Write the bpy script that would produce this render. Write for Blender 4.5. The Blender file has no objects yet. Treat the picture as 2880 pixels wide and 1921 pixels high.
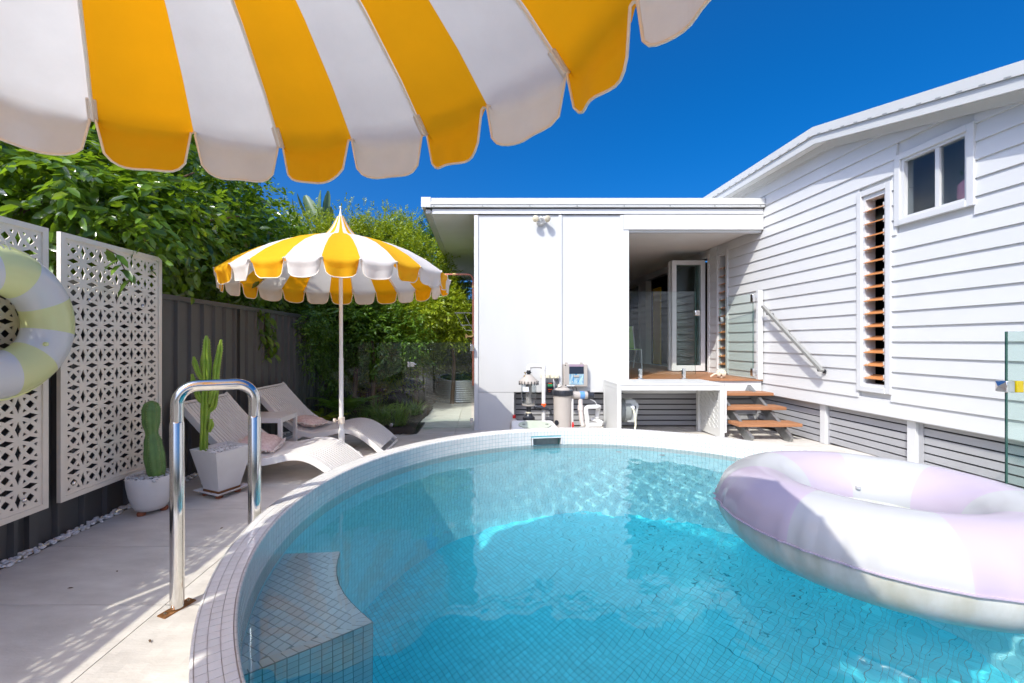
import bpy, bmesh, math, random
import numpy as np
from math import sin, cos, pi, radians, sqrt, atan2, hypot
from mathutils import Vector, Matrix, geometry
random.seed(7); rng = np.random.default_rng(7)
S = bpy.context.scene
C = S.collection
# ------------------------------------------------------------------ camera, sky, sun, exposure
H = 1.33            # eye height over the paving, metres
F = 1205.0; CX = 1352.0; CY = 960.5     # the lens in photograph pixels (used to read positions off the photograph)
cd = bpy.data.cameras.new('camera'); cam = bpy.data.objects.new('camera', cd); C.objects.link(cam)
cam.location = (0, 0, H); cam.rotation_euler = (pi/2, 0, 0)
cd.sensor_width = 36.0; cd.lens = F/2880*36; cd.shift_x = (1440-CX)/2880; cd.shift_y = 0.0
cd.clip_start = 0.03; cd.clip_end = 2000
S.camera = cam
SUN = Vector((0.55, 0.778, -1.0)).normalized()      # the way the light travels
w = bpy.data.worlds.new("World"); S.world = w; w.use_nodes = True
nt = w.node_tree; bg = nt.nodes['Background']
sky = nt.nodes.new('ShaderNodeTexSky'); sky.sky_type = 'NISHITA'; sky.sun_disc = False
sky.sun_elevation = math.asin(-SUN.z); sky.sun_rotation = atan2(-SUN.x, -SUN.y) % (2*pi)
sky.air_density = 0.62; sky.dust_density = 6.0; sky.ozone_density = 8.5; sky.altitude = 100
hs = nt.nodes.new('ShaderNodeHueSaturation'); hs.inputs['Saturation'].default_value = 1.33
nt.links.new(sky.outputs[0], hs.inputs['Color']); nt.links.new(hs.outputs[0], bg.inputs[0])
bg.inputs[1].default_value = 0.13
sl = bpy.data.lights.new('sun', 'SUN'); sl.energy = 2.35; sl.angle = radians(0.53); sl.color = (1.0, 0.965, 0.86)
so = bpy.data.objects.new('sun', sl); C.objects.link(so); so.rotation_euler = SUN.to_track_quat('-Z', 'Y').to_euler()
so.location = (-8, -10, 14)
try: sl.cycles.is_caustics_light = True
except Exception: pass
S.view_settings.view_transform = 'Standard'; S.view_settings.look = 'None'
S.view_settings.exposure = 1.03; S.view_settings.gamma = 1.0
try: S.view_settings.use_curve_mapping = False
except Exception: pass
cy = S.cycles
cy.use_denoising = True; cy.max_bounces = 14; cy.diffuse_bounces = 8; cy.glossy_bounces = 5
cy.transmission_bounces = 10; cy.transparent_max_bounces = 24; cy.volume_bounces = 0
cy.sample_clamp_indirect = 6.0; cy.caustics_reflective = False; cy.caustics_refractive = True
cy.blur_glossy = 0.3; cy.use_adaptive_sampling = True; cy.adaptive_threshold = 0.012

# ------------------------------------------------------------------ helpers
def gp(px, py, z=0.0):                     # photograph pixel -> point on the level z
    Y = F*(H-z)/(py-CY); return Vector(((px-CX)*Y/F, Y, z))
def at(px, py, Y):                         # photograph pixel -> point at depth Y
    return Vector(((px-CX)*Y/F, Y, H-(py-CY)*Y/F))
def gz(y):                                 # the paving falls a little towards the house
    return -0.08*min(1.0, max(0.0, (y-5.2)/1.6))

def tagit(o, label=None, cat=None, group=None, kind=None):
    if label: o['label'] = label
    if cat: o['category'] = cat
    if group: o['group'] = group
    if kind: o['kind'] = kind
    return o
def thing(name, label, cat, loc=(0, 0, 0), rz=0.0, group=None):
    o = bpy.data.objects.new(name, None); C.objects.link(o); o.empty_display_size = 0.1
    o.location = loc; o.rotation_euler = (0, 0, rz)
    return tagit(o, label, cat, group)
def copy_tree(o, parent=None):
    c = o.copy(); C.objects.link(c); c.parent = parent
    for ch in list(o.children): copy_tree(ch, c)
    return c

class MB:
    def __init__(s): s.v = []; s.f = []; s.m = []
    def add(s, vs, fs, mi=0):
        b = len(s.v); s.v += [tuple(v) for v in vs]
        for f in fs: s.f.append(tuple(i+b for i in f)); s.m.append(mi)
        return s
    def box(s, x0, x1, y0, y1, z0, z1, mi=0):
        return s.add([(x0,y0,z0),(x1,y0,z0),(x1,y1,z0),(x0,y1,z0),(x0,y0,z1),(x1,y0,z1),(x1,y1,z1),(x0,y1,z1)],
                     [(0,3,2,1),(4,5,6,7),(0,1,5,4),(1,2,6,5),(2,3,7,6),(3,0,4,7)], mi)
    def obox(s, p, q, w, h, up=(0,0,1), mi=0):     # a bar from p to q, w across, h along up
        p = Vector(p); q = Vector(q); d = (q-p).normalized(); a = d.cross(Vector(up)).normalized(); u = a.cross(d).normalized()
        vs = []
        for c in (p, q):
            for sx, sz in ((-1,-1),(1,-1),(1,1),(-1,1)): vs.append(c+a*sx*w/2+u*sz*h/2)
        return s.add(vs, [(0,1,2,3),(7,6,5,4),(0,4,5,1),(1,5,6,2),(2,6,7,3),(3,7,4,0)], mi)
    def tube(s, pts, r, seg=12, caps=True, closed=False, mi=0):
        pts = [Vector(p) for p in pts]; n = len(pts)
        rs = r if isinstance(r, (list, tuple)) else [r]*n
        up = None; b = len(s.v)
        for i in range(n):
            if closed: t = (pts[(i+1) % n]-pts[i-1]).normalized()
            else: t = (pts[min(i+1, n-1)]-pts[max(i-1, 0)]).normalized()
            if up is None:
                up = Vector((0,0,1)) if abs(t.z) < .9 else Vector((1,0,0))
            a = t.cross(up).normalized(); up = a.cross(t).normalized()
            for k in range(seg):
                th = 2*pi*k/seg; s.v.append(tuple(pts[i]+(a*cos(th)+up*sin(th))*rs[i]))
        m = n if closed else n-1
        for i in range(m):
            for k in range(seg):
                j = (i+1) % n
                s.f.append((b+i*seg+k, b+i*seg+(k+1) % seg, b+j*seg+(k+1) % seg, b+j*seg+k)); s.m.append(mi)
        if caps and not closed:
            s.f.append(tuple(b+k for k in reversed(range(seg)))); s.m.append(mi)
            s.f.append(tuple(b+(n-1)*seg+k for k in range(seg))); s.m.append(mi)
        return s
    def lathe(s, prof, cx=0, cy=0, seg=24, mi=0, axis='z'):
        b = len(s.v)
        for r, z in prof:
            for k in range(seg):
                th = 2*pi*k/seg
                p = (cx+r*cos(th), cy+r*sin(th), z)
                s.v.append(p)
        for i in range(len(prof)-1):
            for k in range(seg):
                s.f.append((b+i*seg+k, b+i*seg+(k+1) % seg, b+(i+1)*seg+(k+1) % seg, b+(i+1)*seg+k)); s.m.append(mi)
        s.f.append(tuple(b+k for k in reversed(range(seg)))); s.m.append(mi)
        e = b+(len(prof)-1)*seg; s.f.append(tuple(e+k for k in range(seg))); s.m.append(mi)
        return s
    def xf(s, M, start=0):
        for i in range(start, len(s.v)): s.v[i] = tuple(M @ Vector(s.v[i]))
        return s
    def mesh(s, name, mats, smooth=True, ang=35):
        me = bpy.data.meshes.new(name); me.from_pydata(s.v, [], s.f)
        for m in (mats if isinstance(mats, (list, tuple)) else [mats]): me.materials.append(m)
        if any(s.m): me.polygons.foreach_set('material_index', s.m)
        if smooth:
            me.shade_smooth(); me.set_sharp_from_angle(angle=radians(ang))
        me.update(); return me
    def obj(s, name, mats, parent=None, smooth=True, ang=35, bevel=0, label=None, kind=None, loc=None, **k):
        o = bpy.data.objects.new(name, s.mesh(name, mats, smooth, ang)); C.objects.link(o)
        if parent: o.parent = parent
        if loc: o.location = loc
        if bevel:
            md = o.modifiers.new('bevel', 'BEVEL'); md.width = bevel; md.segments = 2; md.limit_method = 'ANGLE'; md.angle_limit = radians(40)
        tagit(o, label, k.get('cat'), k.get('group'), kind)
        return o
def inst(name, me, parent, loc=(0,0,0), rot=(0,0,0), sc=(1,1,1)):
    o = bpy.data.objects.new(name, me); C.objects.link(o); o.parent = parent; o.location = loc; o.rotation_euler = rot; o.scale = sc
    return o
def unit_box():
    return MB().box(-.5, .5, -.5, .5, -.5, .5)
def arc(c, r, a0, a1, n, ax='xz'):
    out = []
    for i in range(n+1):
        a = a0+(a1-a0)*i/n
        out.append((c[0]+r*cos(a), c[1], c[2]+r*sin(a)) if ax == 'xz' else (c[0]+r*cos(a), c[1]+r*sin(a), c[2]))
    return out

# ------------------------------------------------------------------ materials
def nodes(name):
    m = bpy.data.materials.new(name); m.use_nodes = True; n = m.node_tree.nodes; n.clear()
    out = n.new('ShaderNodeOutputMaterial'); return m, n, m.node_tree.links, out
def mat(name, col, rough=.5, metal=0.0, var=0.0, vscale=6.0, bump=0.0, bscale=60.0, island=0.0, col2=None, spec=None, coat=0.0, stretch=None, trans=0.0, rvar=0.0, tcol=None):
    m, n, L, out = nodes(name)
    b = n.new('ShaderNodeBsdfPrincipled'); b.inputs['Roughness'].default_value = rough; b.inputs['Metallic'].default_value = metal
    if spec is not None: b.inputs['Specular IOR Level'].default_value = spec
    if coat: b.inputs['Coat Weight'].default_value = coat; b.inputs['Coat Roughness'].default_value = .08
    tc = n.new('ShaderNodeTexCoord'); vec = tc.outputs['Object']
    if stretch:
        mp = n.new('ShaderNodeMapping'); mp.inputs['Scale'].default_value = stretch; L.new(vec, mp.inputs[0]); vec = mp.outputs[0]
    src = None
    if var or col2:
        no = n.new('ShaderNodeTexNoise'); no.inputs['Scale'].default_value = vscale; no.inputs['Detail'].default_value = 6; no.inputs['Roughness'].default_value = .6
        L.new(vec, no.inputs['Vector'])
        cr = n.new('ShaderNodeValToRGB'); cr.color_ramp.elements[0].position = .32; cr.color_ramp.elements[1].position = .68
        c2 = col2 or tuple(c*(1-var) for c in col)
        cr.color_ramp.elements[0].color = (*c2, 1); cr.color_ramp.elements[1].color = (*col, 1)
        L.new(no.outputs['Fac'], cr.inputs[0]); src = cr.outputs[0]
        if rvar:
            mr = n.new('ShaderNodeMapRange'); mr.inputs[3].default_value = max(0, rough-rvar); mr.inputs[4].default_value = rough+rvar
            L.new(no.outputs['Fac'], mr.inputs[0]); L.new(mr.outputs[0], b.inputs['Roughness'])
    if island:
        g = n.new('ShaderNodeNewGeometry'); mr = n.new('ShaderNodeMapRange'); mr.inputs[3].default_value = 1-island; mr.inputs[4].default_value = 1+island*.5
        L.new(g.outputs['Random Per Island'], mr.inputs[0])
        oi = n.new('ShaderNodeObjectInfo'); mr2 = n.new('ShaderNodeMapRange'); mr2.inputs[3].default_value = 1-island*.8; mr2.inputs[4].default_value = 1+island*.4
        L.new(oi.outputs['Random'], mr2.inputs[0])
        mu = n.new('ShaderNodeMath'); mu.operation = 'MULTIPLY'; L.new(mr.outputs[0], mu.inputs[0]); L.new(mr2.outputs[0], mu.inputs[1])
        hv = n.new('ShaderNodeHueSaturation'); L.new(mu.outputs[0], hv.inputs['Value'])
        if src: L.new(src, hv.inputs['Color'])
        else: hv.inputs['Color'].default_value = (*col, 1)
        src = hv.outputs[0]
    if src: L.new(src, b.inputs['Base Color'])
    else: b.inputs['Base Color'].default_value = (*col, 1)
    if bump:
        nb = n.new('ShaderNodeTexNoise'); nb.inputs['Scale'].default_value = bscale; nb.inputs['Detail'].default_value = 4; L.new(vec, nb.inputs['Vector'])
        bp = n.new('ShaderNodeBump'); bp.inputs['Strength'].default_value = bump; bp.inputs['Distance'].default_value = .01
        L.new(nb.outputs['Fac'], bp.inputs['Height']); L.new(bp.outputs[0], b.inputs['Normal'])
    sh = b.outputs[0]
    if trans:
        tr = n.new('ShaderNodeBsdfTranslucent')
        if tcol: tr.inputs[0].default_value = (*tcol, 1)
        elif src: L.new(src, tr.inputs[0])
        else: tr.inputs[0].default_value = (*col, 1)
        mx = n.new('ShaderNodeMixShader'); mx.inputs[0].default_value = trans; L.new(sh, mx.inputs[1]); L.new(tr.outputs[0], mx.inputs[2]); sh = mx.outputs[0]
    L.new(sh, out.inputs['Surface']); return m
def leafmat(name, c1, c2, trc, rough=.35, trans=.35, spec=.6):
    m, n, L, out = nodes(name)
    g = n.new('ShaderNodeNewGeometry'); cr = n.new('ShaderNodeValToRGB')
    cr.color_ramp.elements[0].color = (*c1, 1); cr.color_ramp.elements[1].color = (*c2, 1)
    L.new(g.outputs['Random Per Island'], cr.inputs[0])
    b = n.new('ShaderNodeBsdfPrincipled'); b.inputs['Roughness'].default_value = rough; b.inputs['Specular IOR Level'].default_value = spec
    L.new(cr.outputs[0], b.inputs['Base Color'])
    tr = n.new('ShaderNodeBsdfTranslucent')
    mc = n.new('ShaderNodeMixRGB'); mc.blend_type = 'MIX'; mc.inputs[0].default_value = .7; L.new(cr.outputs[0], mc.inputs[1]); mc.inputs[2].default_value = (*trc, 1)
    L.new(mc.outputs[0], tr.inputs[0])
    mx = n.new('ShaderNodeMixShader'); mx.inputs[0].default_value = trans; L.new(b.outputs[0], mx.inputs[1]); L.new(tr.outputs[0], mx.inputs[2])
    L.new(mx.outputs[0], out.inputs['Surface']); return m
def glassmat(name, tint, ior=1.5, extra=0.0):
    m, n, L, out = nodes(name)
    t = n.new('ShaderNodeBsdfTransparent'); t.inputs[0].default_value = (*tint, 1)
    g = n.new('ShaderNodeBsdfGlossy'); g.inputs['Roughness'].default_value = 0.0
    geo = n.new('ShaderNodeNewGeometry'); mr = n.new('ShaderNodeMapRange'); mr.inputs[3].default_value = ior; mr.inputs[4].default_value = 1/ior
    L.new(geo.outputs['Backfacing'], mr.inputs[0]); fr = n.new('ShaderNodeFresnel'); L.new(mr.outputs[0], fr.inputs['IOR'])
    mx = n.new('ShaderNodeMixShader'); L.new(fr.outputs[0], mx.inputs[0]); L.new(t.outputs[0], mx.inputs[1]); L.new(g.outputs[0], mx.inputs[2])
    L.new(mx.outputs[0], out.inputs['Surface']); return m

M = {}
M['white'] = mat('white_paint', (.64,.64,.635), .45, var=.035, vscale=1.6, bump=.05, bscale=90)
M['wallwhite'] = mat('white_wall_sheet', (.55,.55,.54), .55, var=.05, vscale=1.3, stretch=(1.4,1.4,.35), bump=.04, bscale=30)
M['board'] = mat('white_weatherboard', (.615,.615,.61), .45, var=.03, vscale=2.2, bump=.04, bscale=70, island=.03)
M['trim'] = mat('white_trim', (.60,.60,.595), .4, var=.02)
M['roofw'] = mat('white_roof_metal', (.58,.58,.56), .38, var=.05, vscale=3)
M['soffit'] = mat('soffit_sheet', (.80,.80,.78), .6, var=.05, vscale=2)
M['grey_slat'] = mat('grey_slat_paint', (.37,.37,.38), .5, var=.06, vscale=4)
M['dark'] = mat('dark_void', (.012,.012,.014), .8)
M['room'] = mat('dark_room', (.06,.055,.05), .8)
M['fence'] = mat('charcoal_steel', (.075,.075,.074), .42, var=.12, vscale=5, bump=.03)
M['screen'] = mat('cream_screen', (.78,.71,.60), .5, var=.06, vscale=8)
M['rust'] = mat('rust_stain', (.25,.10,.03), .8, var=.5, vscale=40)
M['paver'] = mat('stone_paver', (.64,.605,.545), .6, var=.15, vscale=5, bump=.22, bscale=70, island=.07, stretch=(.6,1.6,1), col2=(.50,.465,.415))
M['bed'] = mat('joint_sand', (.22,.19,.15), .9, var=.3, vscale=30)
M['soil'] = mat('dark_soil', (.045,.032,.022), .95, var=.5, vscale=20, bump=.8, bscale=30)
M['ground'] = mat('far_ground', (.07,.07,.04), .95, var=.4, vscale=1)
M['tile'] = mat('glass_mosaic_tile', (.74,.72,.68), .10, bump=.10, bscale=28, island=.055, spec=.55)
M['tile_fl'] = mat('water_tinted_floor_tile', (.11,.86,.96), .2, island=.09, bump=.04, bscale=28)  # floor tiles: deep water's absorption painted into the tile colour
M['tile_b'] = mat('water_tinted_bench_tile', (.70,.90,.93), .15, island=.08, bump=.05, bscale=28)  # bench tiles: aqua cast of the shallow water put into the colour
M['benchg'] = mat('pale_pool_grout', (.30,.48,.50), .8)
M['tile_in'] = mat('water_tinted_wall_tile', (.52,.90,.95), .2, island=.09, bump=.04, bscale=28)  # wall tiles below water: pale mosaic with the water's tint painted in
M['grout'] = mat('grout', (.52,.49,.46), .8, var=.2, vscale=20)
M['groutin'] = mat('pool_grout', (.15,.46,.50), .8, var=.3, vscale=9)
M['chrome'] = mat('stainless_steel', (.72,.70,.67), .10, metal=1.0, var=.12, vscale=14, stretch=(1,1,.15), rvar=.05)
M['metal'] = mat('galvanised_steel', (.42,.43,.43), .4, metal=.9, var=.25, vscale=25)
M['hard'] = mat('polished_metal', (.75,.74,.72), .15, metal=1.0)
M['alu'] = mat('grey_aluminium', (.33,.33,.31), .4, metal=.3, var=.1)
M['timber'] = mat('oiled_timber', (.40,.185,.085), .5, var=.35, vscale=7, bump=.12, bscale=40, stretch=(.35,4,4), col2=(.29,.125,.055), island=.06)
M['blade'] = mat('cedar_blade', (.60,.24,.08), .45, var=.25, vscale=12, stretch=(4,.3,1))
M['resin'] = mat('white_resin', (.72,.70,.675), .42, var=.03, vscale=10, bump=.03, bscale=200)
M['yellow'] = mat('yellow_canvas', (.95,.54,.004), .85, var=.05, vscale=14, bump=.30, bscale=16, trans=.45, tcol=(.98,.34,.0))
M['wcanvas'] = mat('white_canvas', (.82,.78,.735), .85, var=.04, vscale=12, bump=.30, bscale=16, trans=.42)
M['piping'] = mat('canvas_piping', (.80,.70,.58), .85)
M['pole'] = mat('white_pole', (.78,.77,.74), .35)
M['pot'] = mat('white_pot', (.70,.68,.66), .5, var=.09, vscale=6, bump=.03)
M['terra'] = mat('terracotta', (.32,.10,.045), .8, var=.3, vscale=20)
M['pebble'] = mat('white_pebble', (.72,.70,.67), .6, island=.2, bump=.1)
M['cactus'] = mat('cactus_skin', (.13,.25,.06), .4, var=.3, vscale=14, col2=(.07,.15,.035), spec=.5)
M['euph'] = mat('euphorbia_skin', (.36,.50,.05), .4, var=.3, vscale=9, col2=(.20,.36,.04), trans=.2)
M['spine'] = mat('cactus_spines', (.42,.36,.2), .7)
M['pillow'] = mat('pink_brocade', (.55,.38,.36), .9, vscale=38, col2=(.74,.62,.58), bump=.25, bscale=70)
M['tassel'] = mat('cream_tassel', (.72,.64,.57), .9, bump=.4, bscale=160)
M['pinkvinyl'] = mat('lilac_vinyl', (.57,.485,.575), .22, trans=.22, coat=.3, bump=.02, bscale=14)
M['whitevinyl'] = mat('white_vinyl', (.55,.55,.55), .22, trans=.18, coat=.3, bump=.02, bscale=14)
M['undervinyl'] = mat('worn_white_vinyl', (.74,.73,.68), .3, var=.22, vscale=5, col2=(.58,.56,.46), stretch=(2,2,.5), coat=.3, trans=.1)
M['limevinyl'] = mat('lime_vinyl', (.84,.86,.44), .22, trans=.3, coat=.3, bump=.02, bscale=14)
M['lilacwhite'] = mat('pale_vinyl', (.76,.76,.79), .22, trans=.25, coat=.3, bump=.02, bscale=14)
M['pvc'] = mat('white_pvc', (.66,.65,.63), .3, var=.03)
M['beigepvc'] = mat('beige_pipe', (.62,.56,.52), .35, var=.12)
M['filter'] = mat('taupe_plastic', (.40,.36,.32), .5, var=.08)
M['blackp'] = mat('black_plastic', (.022,.024,.03), .3)
M['red'] = mat('red_plastic', (.65,.012,.012), .35)
M['orange'] = mat('orange_plastic', (.80,.10,.01), .35)
M['cream'] = mat('cream_plastic', (.72,.66,.50), .4)
M['green'] = mat('green_display', (.03,.28,.10), .4)
M['brass'] = mat('brass', (.42,.29,.13), .35, metal=.8)
M['copper'] = mat('copper_pipe', (.42,.16,.12), .35, metal=.6, var=.25, vscale=20)
M['navy'] = mat('navy_panel', (.02,.03,.05), .15)
M['bluegrad'] = mat('blue_print', (.03,.20,.42), .2, vscale=30, col2=(.50,.60,.55), stretch=(1,1,.4))
M['sage'] = mat('sage_lid', (.45,.50,.40), .5, var=.1, vscale=15)
M['jug'] = mat('milky_plastic', (.62,.57,.52), .35, trans=.4)
M['clear'] = glassmat('clear_plastic', (.90,.92,.93))
M['bluelab'] = mat('blue_label', (.10,.25,.50), .4)
M['lab'] = mat('paper_label', (.72,.75,.80), .5, vscale=90, col2=(.55,.58,.64), stretch=(.3,1,3))
M['reel'] = mat('hose_reel_grey', (.24,.26,.25), .45, var=.08)
M['reel2'] = mat('hose_reel_light', (.42,.44,.43), .45)
M['hose'] = mat('cream_hose', (.72,.70,.50), .4)
M['glass'] = glassmat('pool_fence_glass', (.935,.98,.965))
M['glassedge'] = mat('green_glass_edge', (.03,.10,.08), .15)
M['window'] = glassmat('window_glass', (.80,.86,.85))
M['frost'] = None
M['door_y'] = mat('yellow_door', (.95,.62,.0), .4)
M['green_ch'] = mat('green_mesh_fabric', (.30,.55,.12), .7)
M['teal'] = mat('teal_skimmer', (.12,.36,.33), .4)
M['gold'] = mat('yellow_film', (.75,.48,.0), .2, coat=.5)
M['rope'] = mat('cotton_rope', (.62,.52,.40), .9, bump=.5, bscale=60)
M['rustplate'] = mat('rusty_steel', (.36,.16,.05), .45, metal=.5, var=.5, vscale=40)
M['lamp'] = mat('lamp_glass', (.85,.78,.62), .15, trans=.4)
M['bark'] = mat('bark', (.14,.085,.05), .9, var=.4, vscale=18, bump=.5, bscale=40, stretch=(1,1,.3))
M['pink'] = mat('pink_vase', (.70,.30,.38), .5)
M['leafA'] = leafmat('citrus_leaf', (.015,.05,.007), (.15,.27,.022), (.42,.64,.02), rough=.2, trans=.34, spec=.8)
M['leafB'] = leafmat('hedge_leaf', (.10,.19,.008), (.36,.42,.02), (.50,.56,.01), rough=.4, trans=.36)
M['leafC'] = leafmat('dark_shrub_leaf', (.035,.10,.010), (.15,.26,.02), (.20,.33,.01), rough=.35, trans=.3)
M['leafD'] = leafmat('banana_leaf', (.10,.16,.07), (.13,.20,.09), (.25,.36,.08), rough=.4, trans=.25)
M['grass'] = leafmat('strap_leaf', (.06,.13,.02), (.22,.33,.05), (.25,.38,.03), rough=.4, trans=.3)
def frosted():
    m, n, L, out = nodes('frosted_glass')
    b = n.new('ShaderNodeBsdfPrincipled'); b.inputs['Base Color'].default_value = (.75,.82,.84,1); b.inputs['Roughness'].default_value = .16
    b.inputs['Transmission Weight'].default_value = 1.0; b.inputs['IOR'].default_value = 1.42
    L.new(b.outputs[0], out.inputs['Surface']); return m
M['frost'] = frosted()
def watermat():
    m, n, L, out = nodes('pool_water')
    g = n.new('ShaderNodeBsdfGlass'); g.inputs['IOR'].default_value = 1.333; g.inputs['Roughness'].default_value = 0.0
    g.inputs['Color'].default_value = (.89,.99,.995,1)
    L.new(g.outputs[0], out.inputs['Surface']); return m
M['water'] = watermat()
# ================================================================== THE SETTING
PC = (0.975, 2.36); RI = 2.012; RO = 2.134; RIMZ = 0.430; WZ = 0.285; FLZ = -1.585
NT = 362                                   # mosaic tiles round the pool
def polar(r0, r1, nr, seg, zf, cx=PC[0], cy=PC[1], grow=1.0):
    mb = MB(); rs = [r0+(r1-r0)*(i/nr)**grow for i in range(nr+1)]
    for r in rs:
        for k in range(seg):
            a = 2*pi*k/seg; x = cx+r*cos(a); y = cy+r*sin(a); mb.v.append((x, y, zf(x, y)))
    for i in range(nr):
        for k in range(seg):
            mb.f.append((i*seg+k, (i+1)*seg+k, (i+1)*seg+(k+1) % seg, i*seg+(k+1) % seg)); mb.m.append(0)
    return mb
polar(2.07, 900, 60, 96, lambda x, y: -0.16, grow=5).obj('ground', M['ground'], kind='structure')
polar(2.07, 13, 90, 120, lambda x, y: gz(y)-.014).obj('paving_bed', M['bed'], kind='structure')
# pavers, each a slab of its own; those that meet the pool are cut round it
paving = tagit(thing('paving', None, None), kind='structure')
PW, PL, GAP = 1.2, 0.62, 0.004
fullm = MB()
def paver_full(w_, l_):
    return MB().box(GAP/2, w_-GAP/2, GAP/2, l_-GAP/2, -.02, 0).mesh('paver', M['paver'], smooth=False)
pm = paver_full(PW, PL)
x0g = -1.595-PW*6; y0g = 2.163-PL*7
for i in range(0, 13):
    for j in range(0, 30):
        xa = x0g+i*PW+0.0; ya = y0g+j*PL
        if xa+PW < -2.80 or xa > 6.0: continue
        xb = xa+PW; yb = ya+PL
        if xa > 4.5: continue
        if ya > 6.35 and xb < -0.9: continue                      # garden bed
        cxs = min(max(PC[0], xa), xb)-PC[0]; cys = min(max(PC[1], ya), yb)-PC[1]
        near = hypot(cxs, cys); far = max(hypot(x-PC[0], y-PC[1]) for x in (xa, xb) for y in (ya, yb))
        if far < 2.06: continue
        if xa < -2.80: xa = -2.80
        slope = yb > 5.2 and ya < 6.85
        if near > RO and not slope and xa > -2.8:
            inst('paver', pm, paving, (xa, ya, gz((ya+yb)/2))); continue
        mb = MB(); n = max(1, int(round((xb-xa)/.045))); k = 14; n = n if near <= RO else 1; k = k if near <= RO else 4
        def cell(x_, y_): return (x_, y_, gz(y_+0))
        for a in range(n):
            for b in range(k):
                u0 = xa+GAP/2+(xb-xa-GAP)*a/n; u1 = xa+GAP/2+(xb-xa-GAP)*(a+1)/n
                v0 = ya+GAP/2+(PL-GAP)*b/k; v1 = ya+GAP/2+(PL-GAP)*(b+1)/k
                q = [(u0,v0),(u1,v0),(u1,v1),(u0,v1)]
                if min(hypot(x-PC[0], y-PC[1]) for x, y in q) < 2.04: continue
                mb.add([(x, y, gz(y)) for x, y in q], [(0,1,2,3)])
        for (p, q) in (((xa+GAP/2, ya+GAP/2), (xb-GAP/2, ya+GAP/2)), ((xb-GAP/2, ya+GAP/2), (xb-GAP/2, yb-GAP/2)), ((xb-GAP/2, yb-GAP/2), (xa+GAP/2, yb-GAP/2)), ((xa+GAP/2, yb-GAP/2), (xa+GAP/2, ya+GAP/2))):
            if min(hypot(p[0]-PC[0], p[1]-PC[1]), hypot(q[0]-PC[0], q[1]-PC[1])) < 2.1 or near < RO: continue
            mb.add([(*p, gz(p[1])), (*q, gz(q[1])), (*q, gz(q[1])-.02), (*p, gz(p[1])-.02)], [(0,3,2,1)])
        if mb.f: mb.obj('paver', M['paver'], paving, smooth=False)
# soil of the garden bed
sb = MB(); nx, ny = 24, 60
for j in range(ny+1):
    for i in range(nx+1):
        x = -2.86+i*(1.86+.0)/nx; y = 6.38+j*7/ny
        sb.v.append((x, y, gz(y)+.03+.03*sin(x*5.1+y*3)+.02*random.random()-(.05 if i in (0, nx) or j == 0 else 0)))
for j in range(ny):
    for i in range(nx): sb.f.append((j*(nx+1)+i, j*(nx+1)+i+1, (j+1)*(nx+1)+i+1, (j+1)*(nx+1)+i)); sb.m.append(0)
sb.obj('garden_soil', M['soil'], kind='structure')
# white pebbles along the fence
def pebbles(name, pts, r, parent=None, **k):
    mb = MB(); ico = bmesh.new(); bmesh.ops.create_icosphere(ico, subdivisions=1, radius=1)
    iv = [v.co.copy() for v in ico.verts]; fi = [tuple(v.index for v in f.verts) for f in ico.faces]; ico.free()
    for p in pts:
        s = r*random.uniform(.6, 1.25); R = Matrix.Rotation(random.random()*6.28, 3, 'Z') @ Matrix.Rotation(random.uniform(-.4,.4), 3, 'X')
        sc = (1.25*s, s*.9, .62*s); 
        mb.add([R @ Vector((v.x*sc[0]*random.uniform(.9,1.1), v.y*sc[1], v.z*sc[2]))+Vector(p) for v in iv], fi)
    return mb.obj(name, M['pebble'], parent, ang=80, **k)
pebbles('pebble_strip', [(-2.855+random.random()**1.5*.085, random.uniform(1.2, 6.2), .008+random.random()*.012) for _ in range(760)], .0155,
        label='loose white pebbles scattered along the foot of the charcoal fence', cat='pebbles', kind='stuff')

# ------------------------------------------------------------------ the pool
pool = thing('plunge_pool', 'round plunge pool lined with small pale mosaic tiles, raised tiled rim', 'pool', (PC[0], PC[1], 0))
TS = 2*pi*RI/NT; G = .0022
SK0, SK1 = atan2(1.955, .675-PC[0]-.148), atan2(1.955, .675-PC[0]+.148)   # skimmer mouth, angles from the pool centre
# shell (grout body)
prof = [(RO-.003, -.3), (RO-.003, RIMZ-.006), (RI+.003, RIMZ-.006), (RI+.003, FLZ), (0.0, FLZ)]
def ring_mesh(prof, seg, skip=None):
    mb = MB()
    for r, z in prof:
        for k in range(seg):
            a = 2*pi*k/seg; mb.v.append((r*cos(a), r*sin(a), z))
    for i in range(len(prof)-1):
        for k in range(seg):
            if skip and skip(i, 2*pi*(k+.5)/seg): continue
            mb.f.append((i*seg+k, i*seg+(k+1) % seg, (i+1)*seg+(k+1) % seg, (i+1)*seg+k)); mb.m.append(0)
    return mb
in_sk = lambda a: SK1-.002 < a < SK0+.002
shell = ring_mesh([(RO-.003,-.3),(RO-.003,RIMZ-.004),(RI+.003,RIMZ-.004)], NT)
shell.obj('rim_body', M['grout'], pool, ang=30)
zt, zb2 = .352, .245
wall = ring_mesh([(RI+.003,RIMZ-.004),(RI+.003,zt),(RI+.003,zb2),(RI+.003,-.02),(RI+.003,FLZ)], NT, lambda i, a: i == 1 and in_sk(a))
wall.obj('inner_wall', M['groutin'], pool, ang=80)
fl = MB()
for k in range(96): fl.v.append(((RI+.004)*cos(2*pi*k/96), (RI+.004)*sin(2*pi*k/96), FLZ))
fl.f.append(tuple(range(96))); fl.m.append(0)
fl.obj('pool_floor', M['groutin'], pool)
tile_hi = []; 
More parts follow.
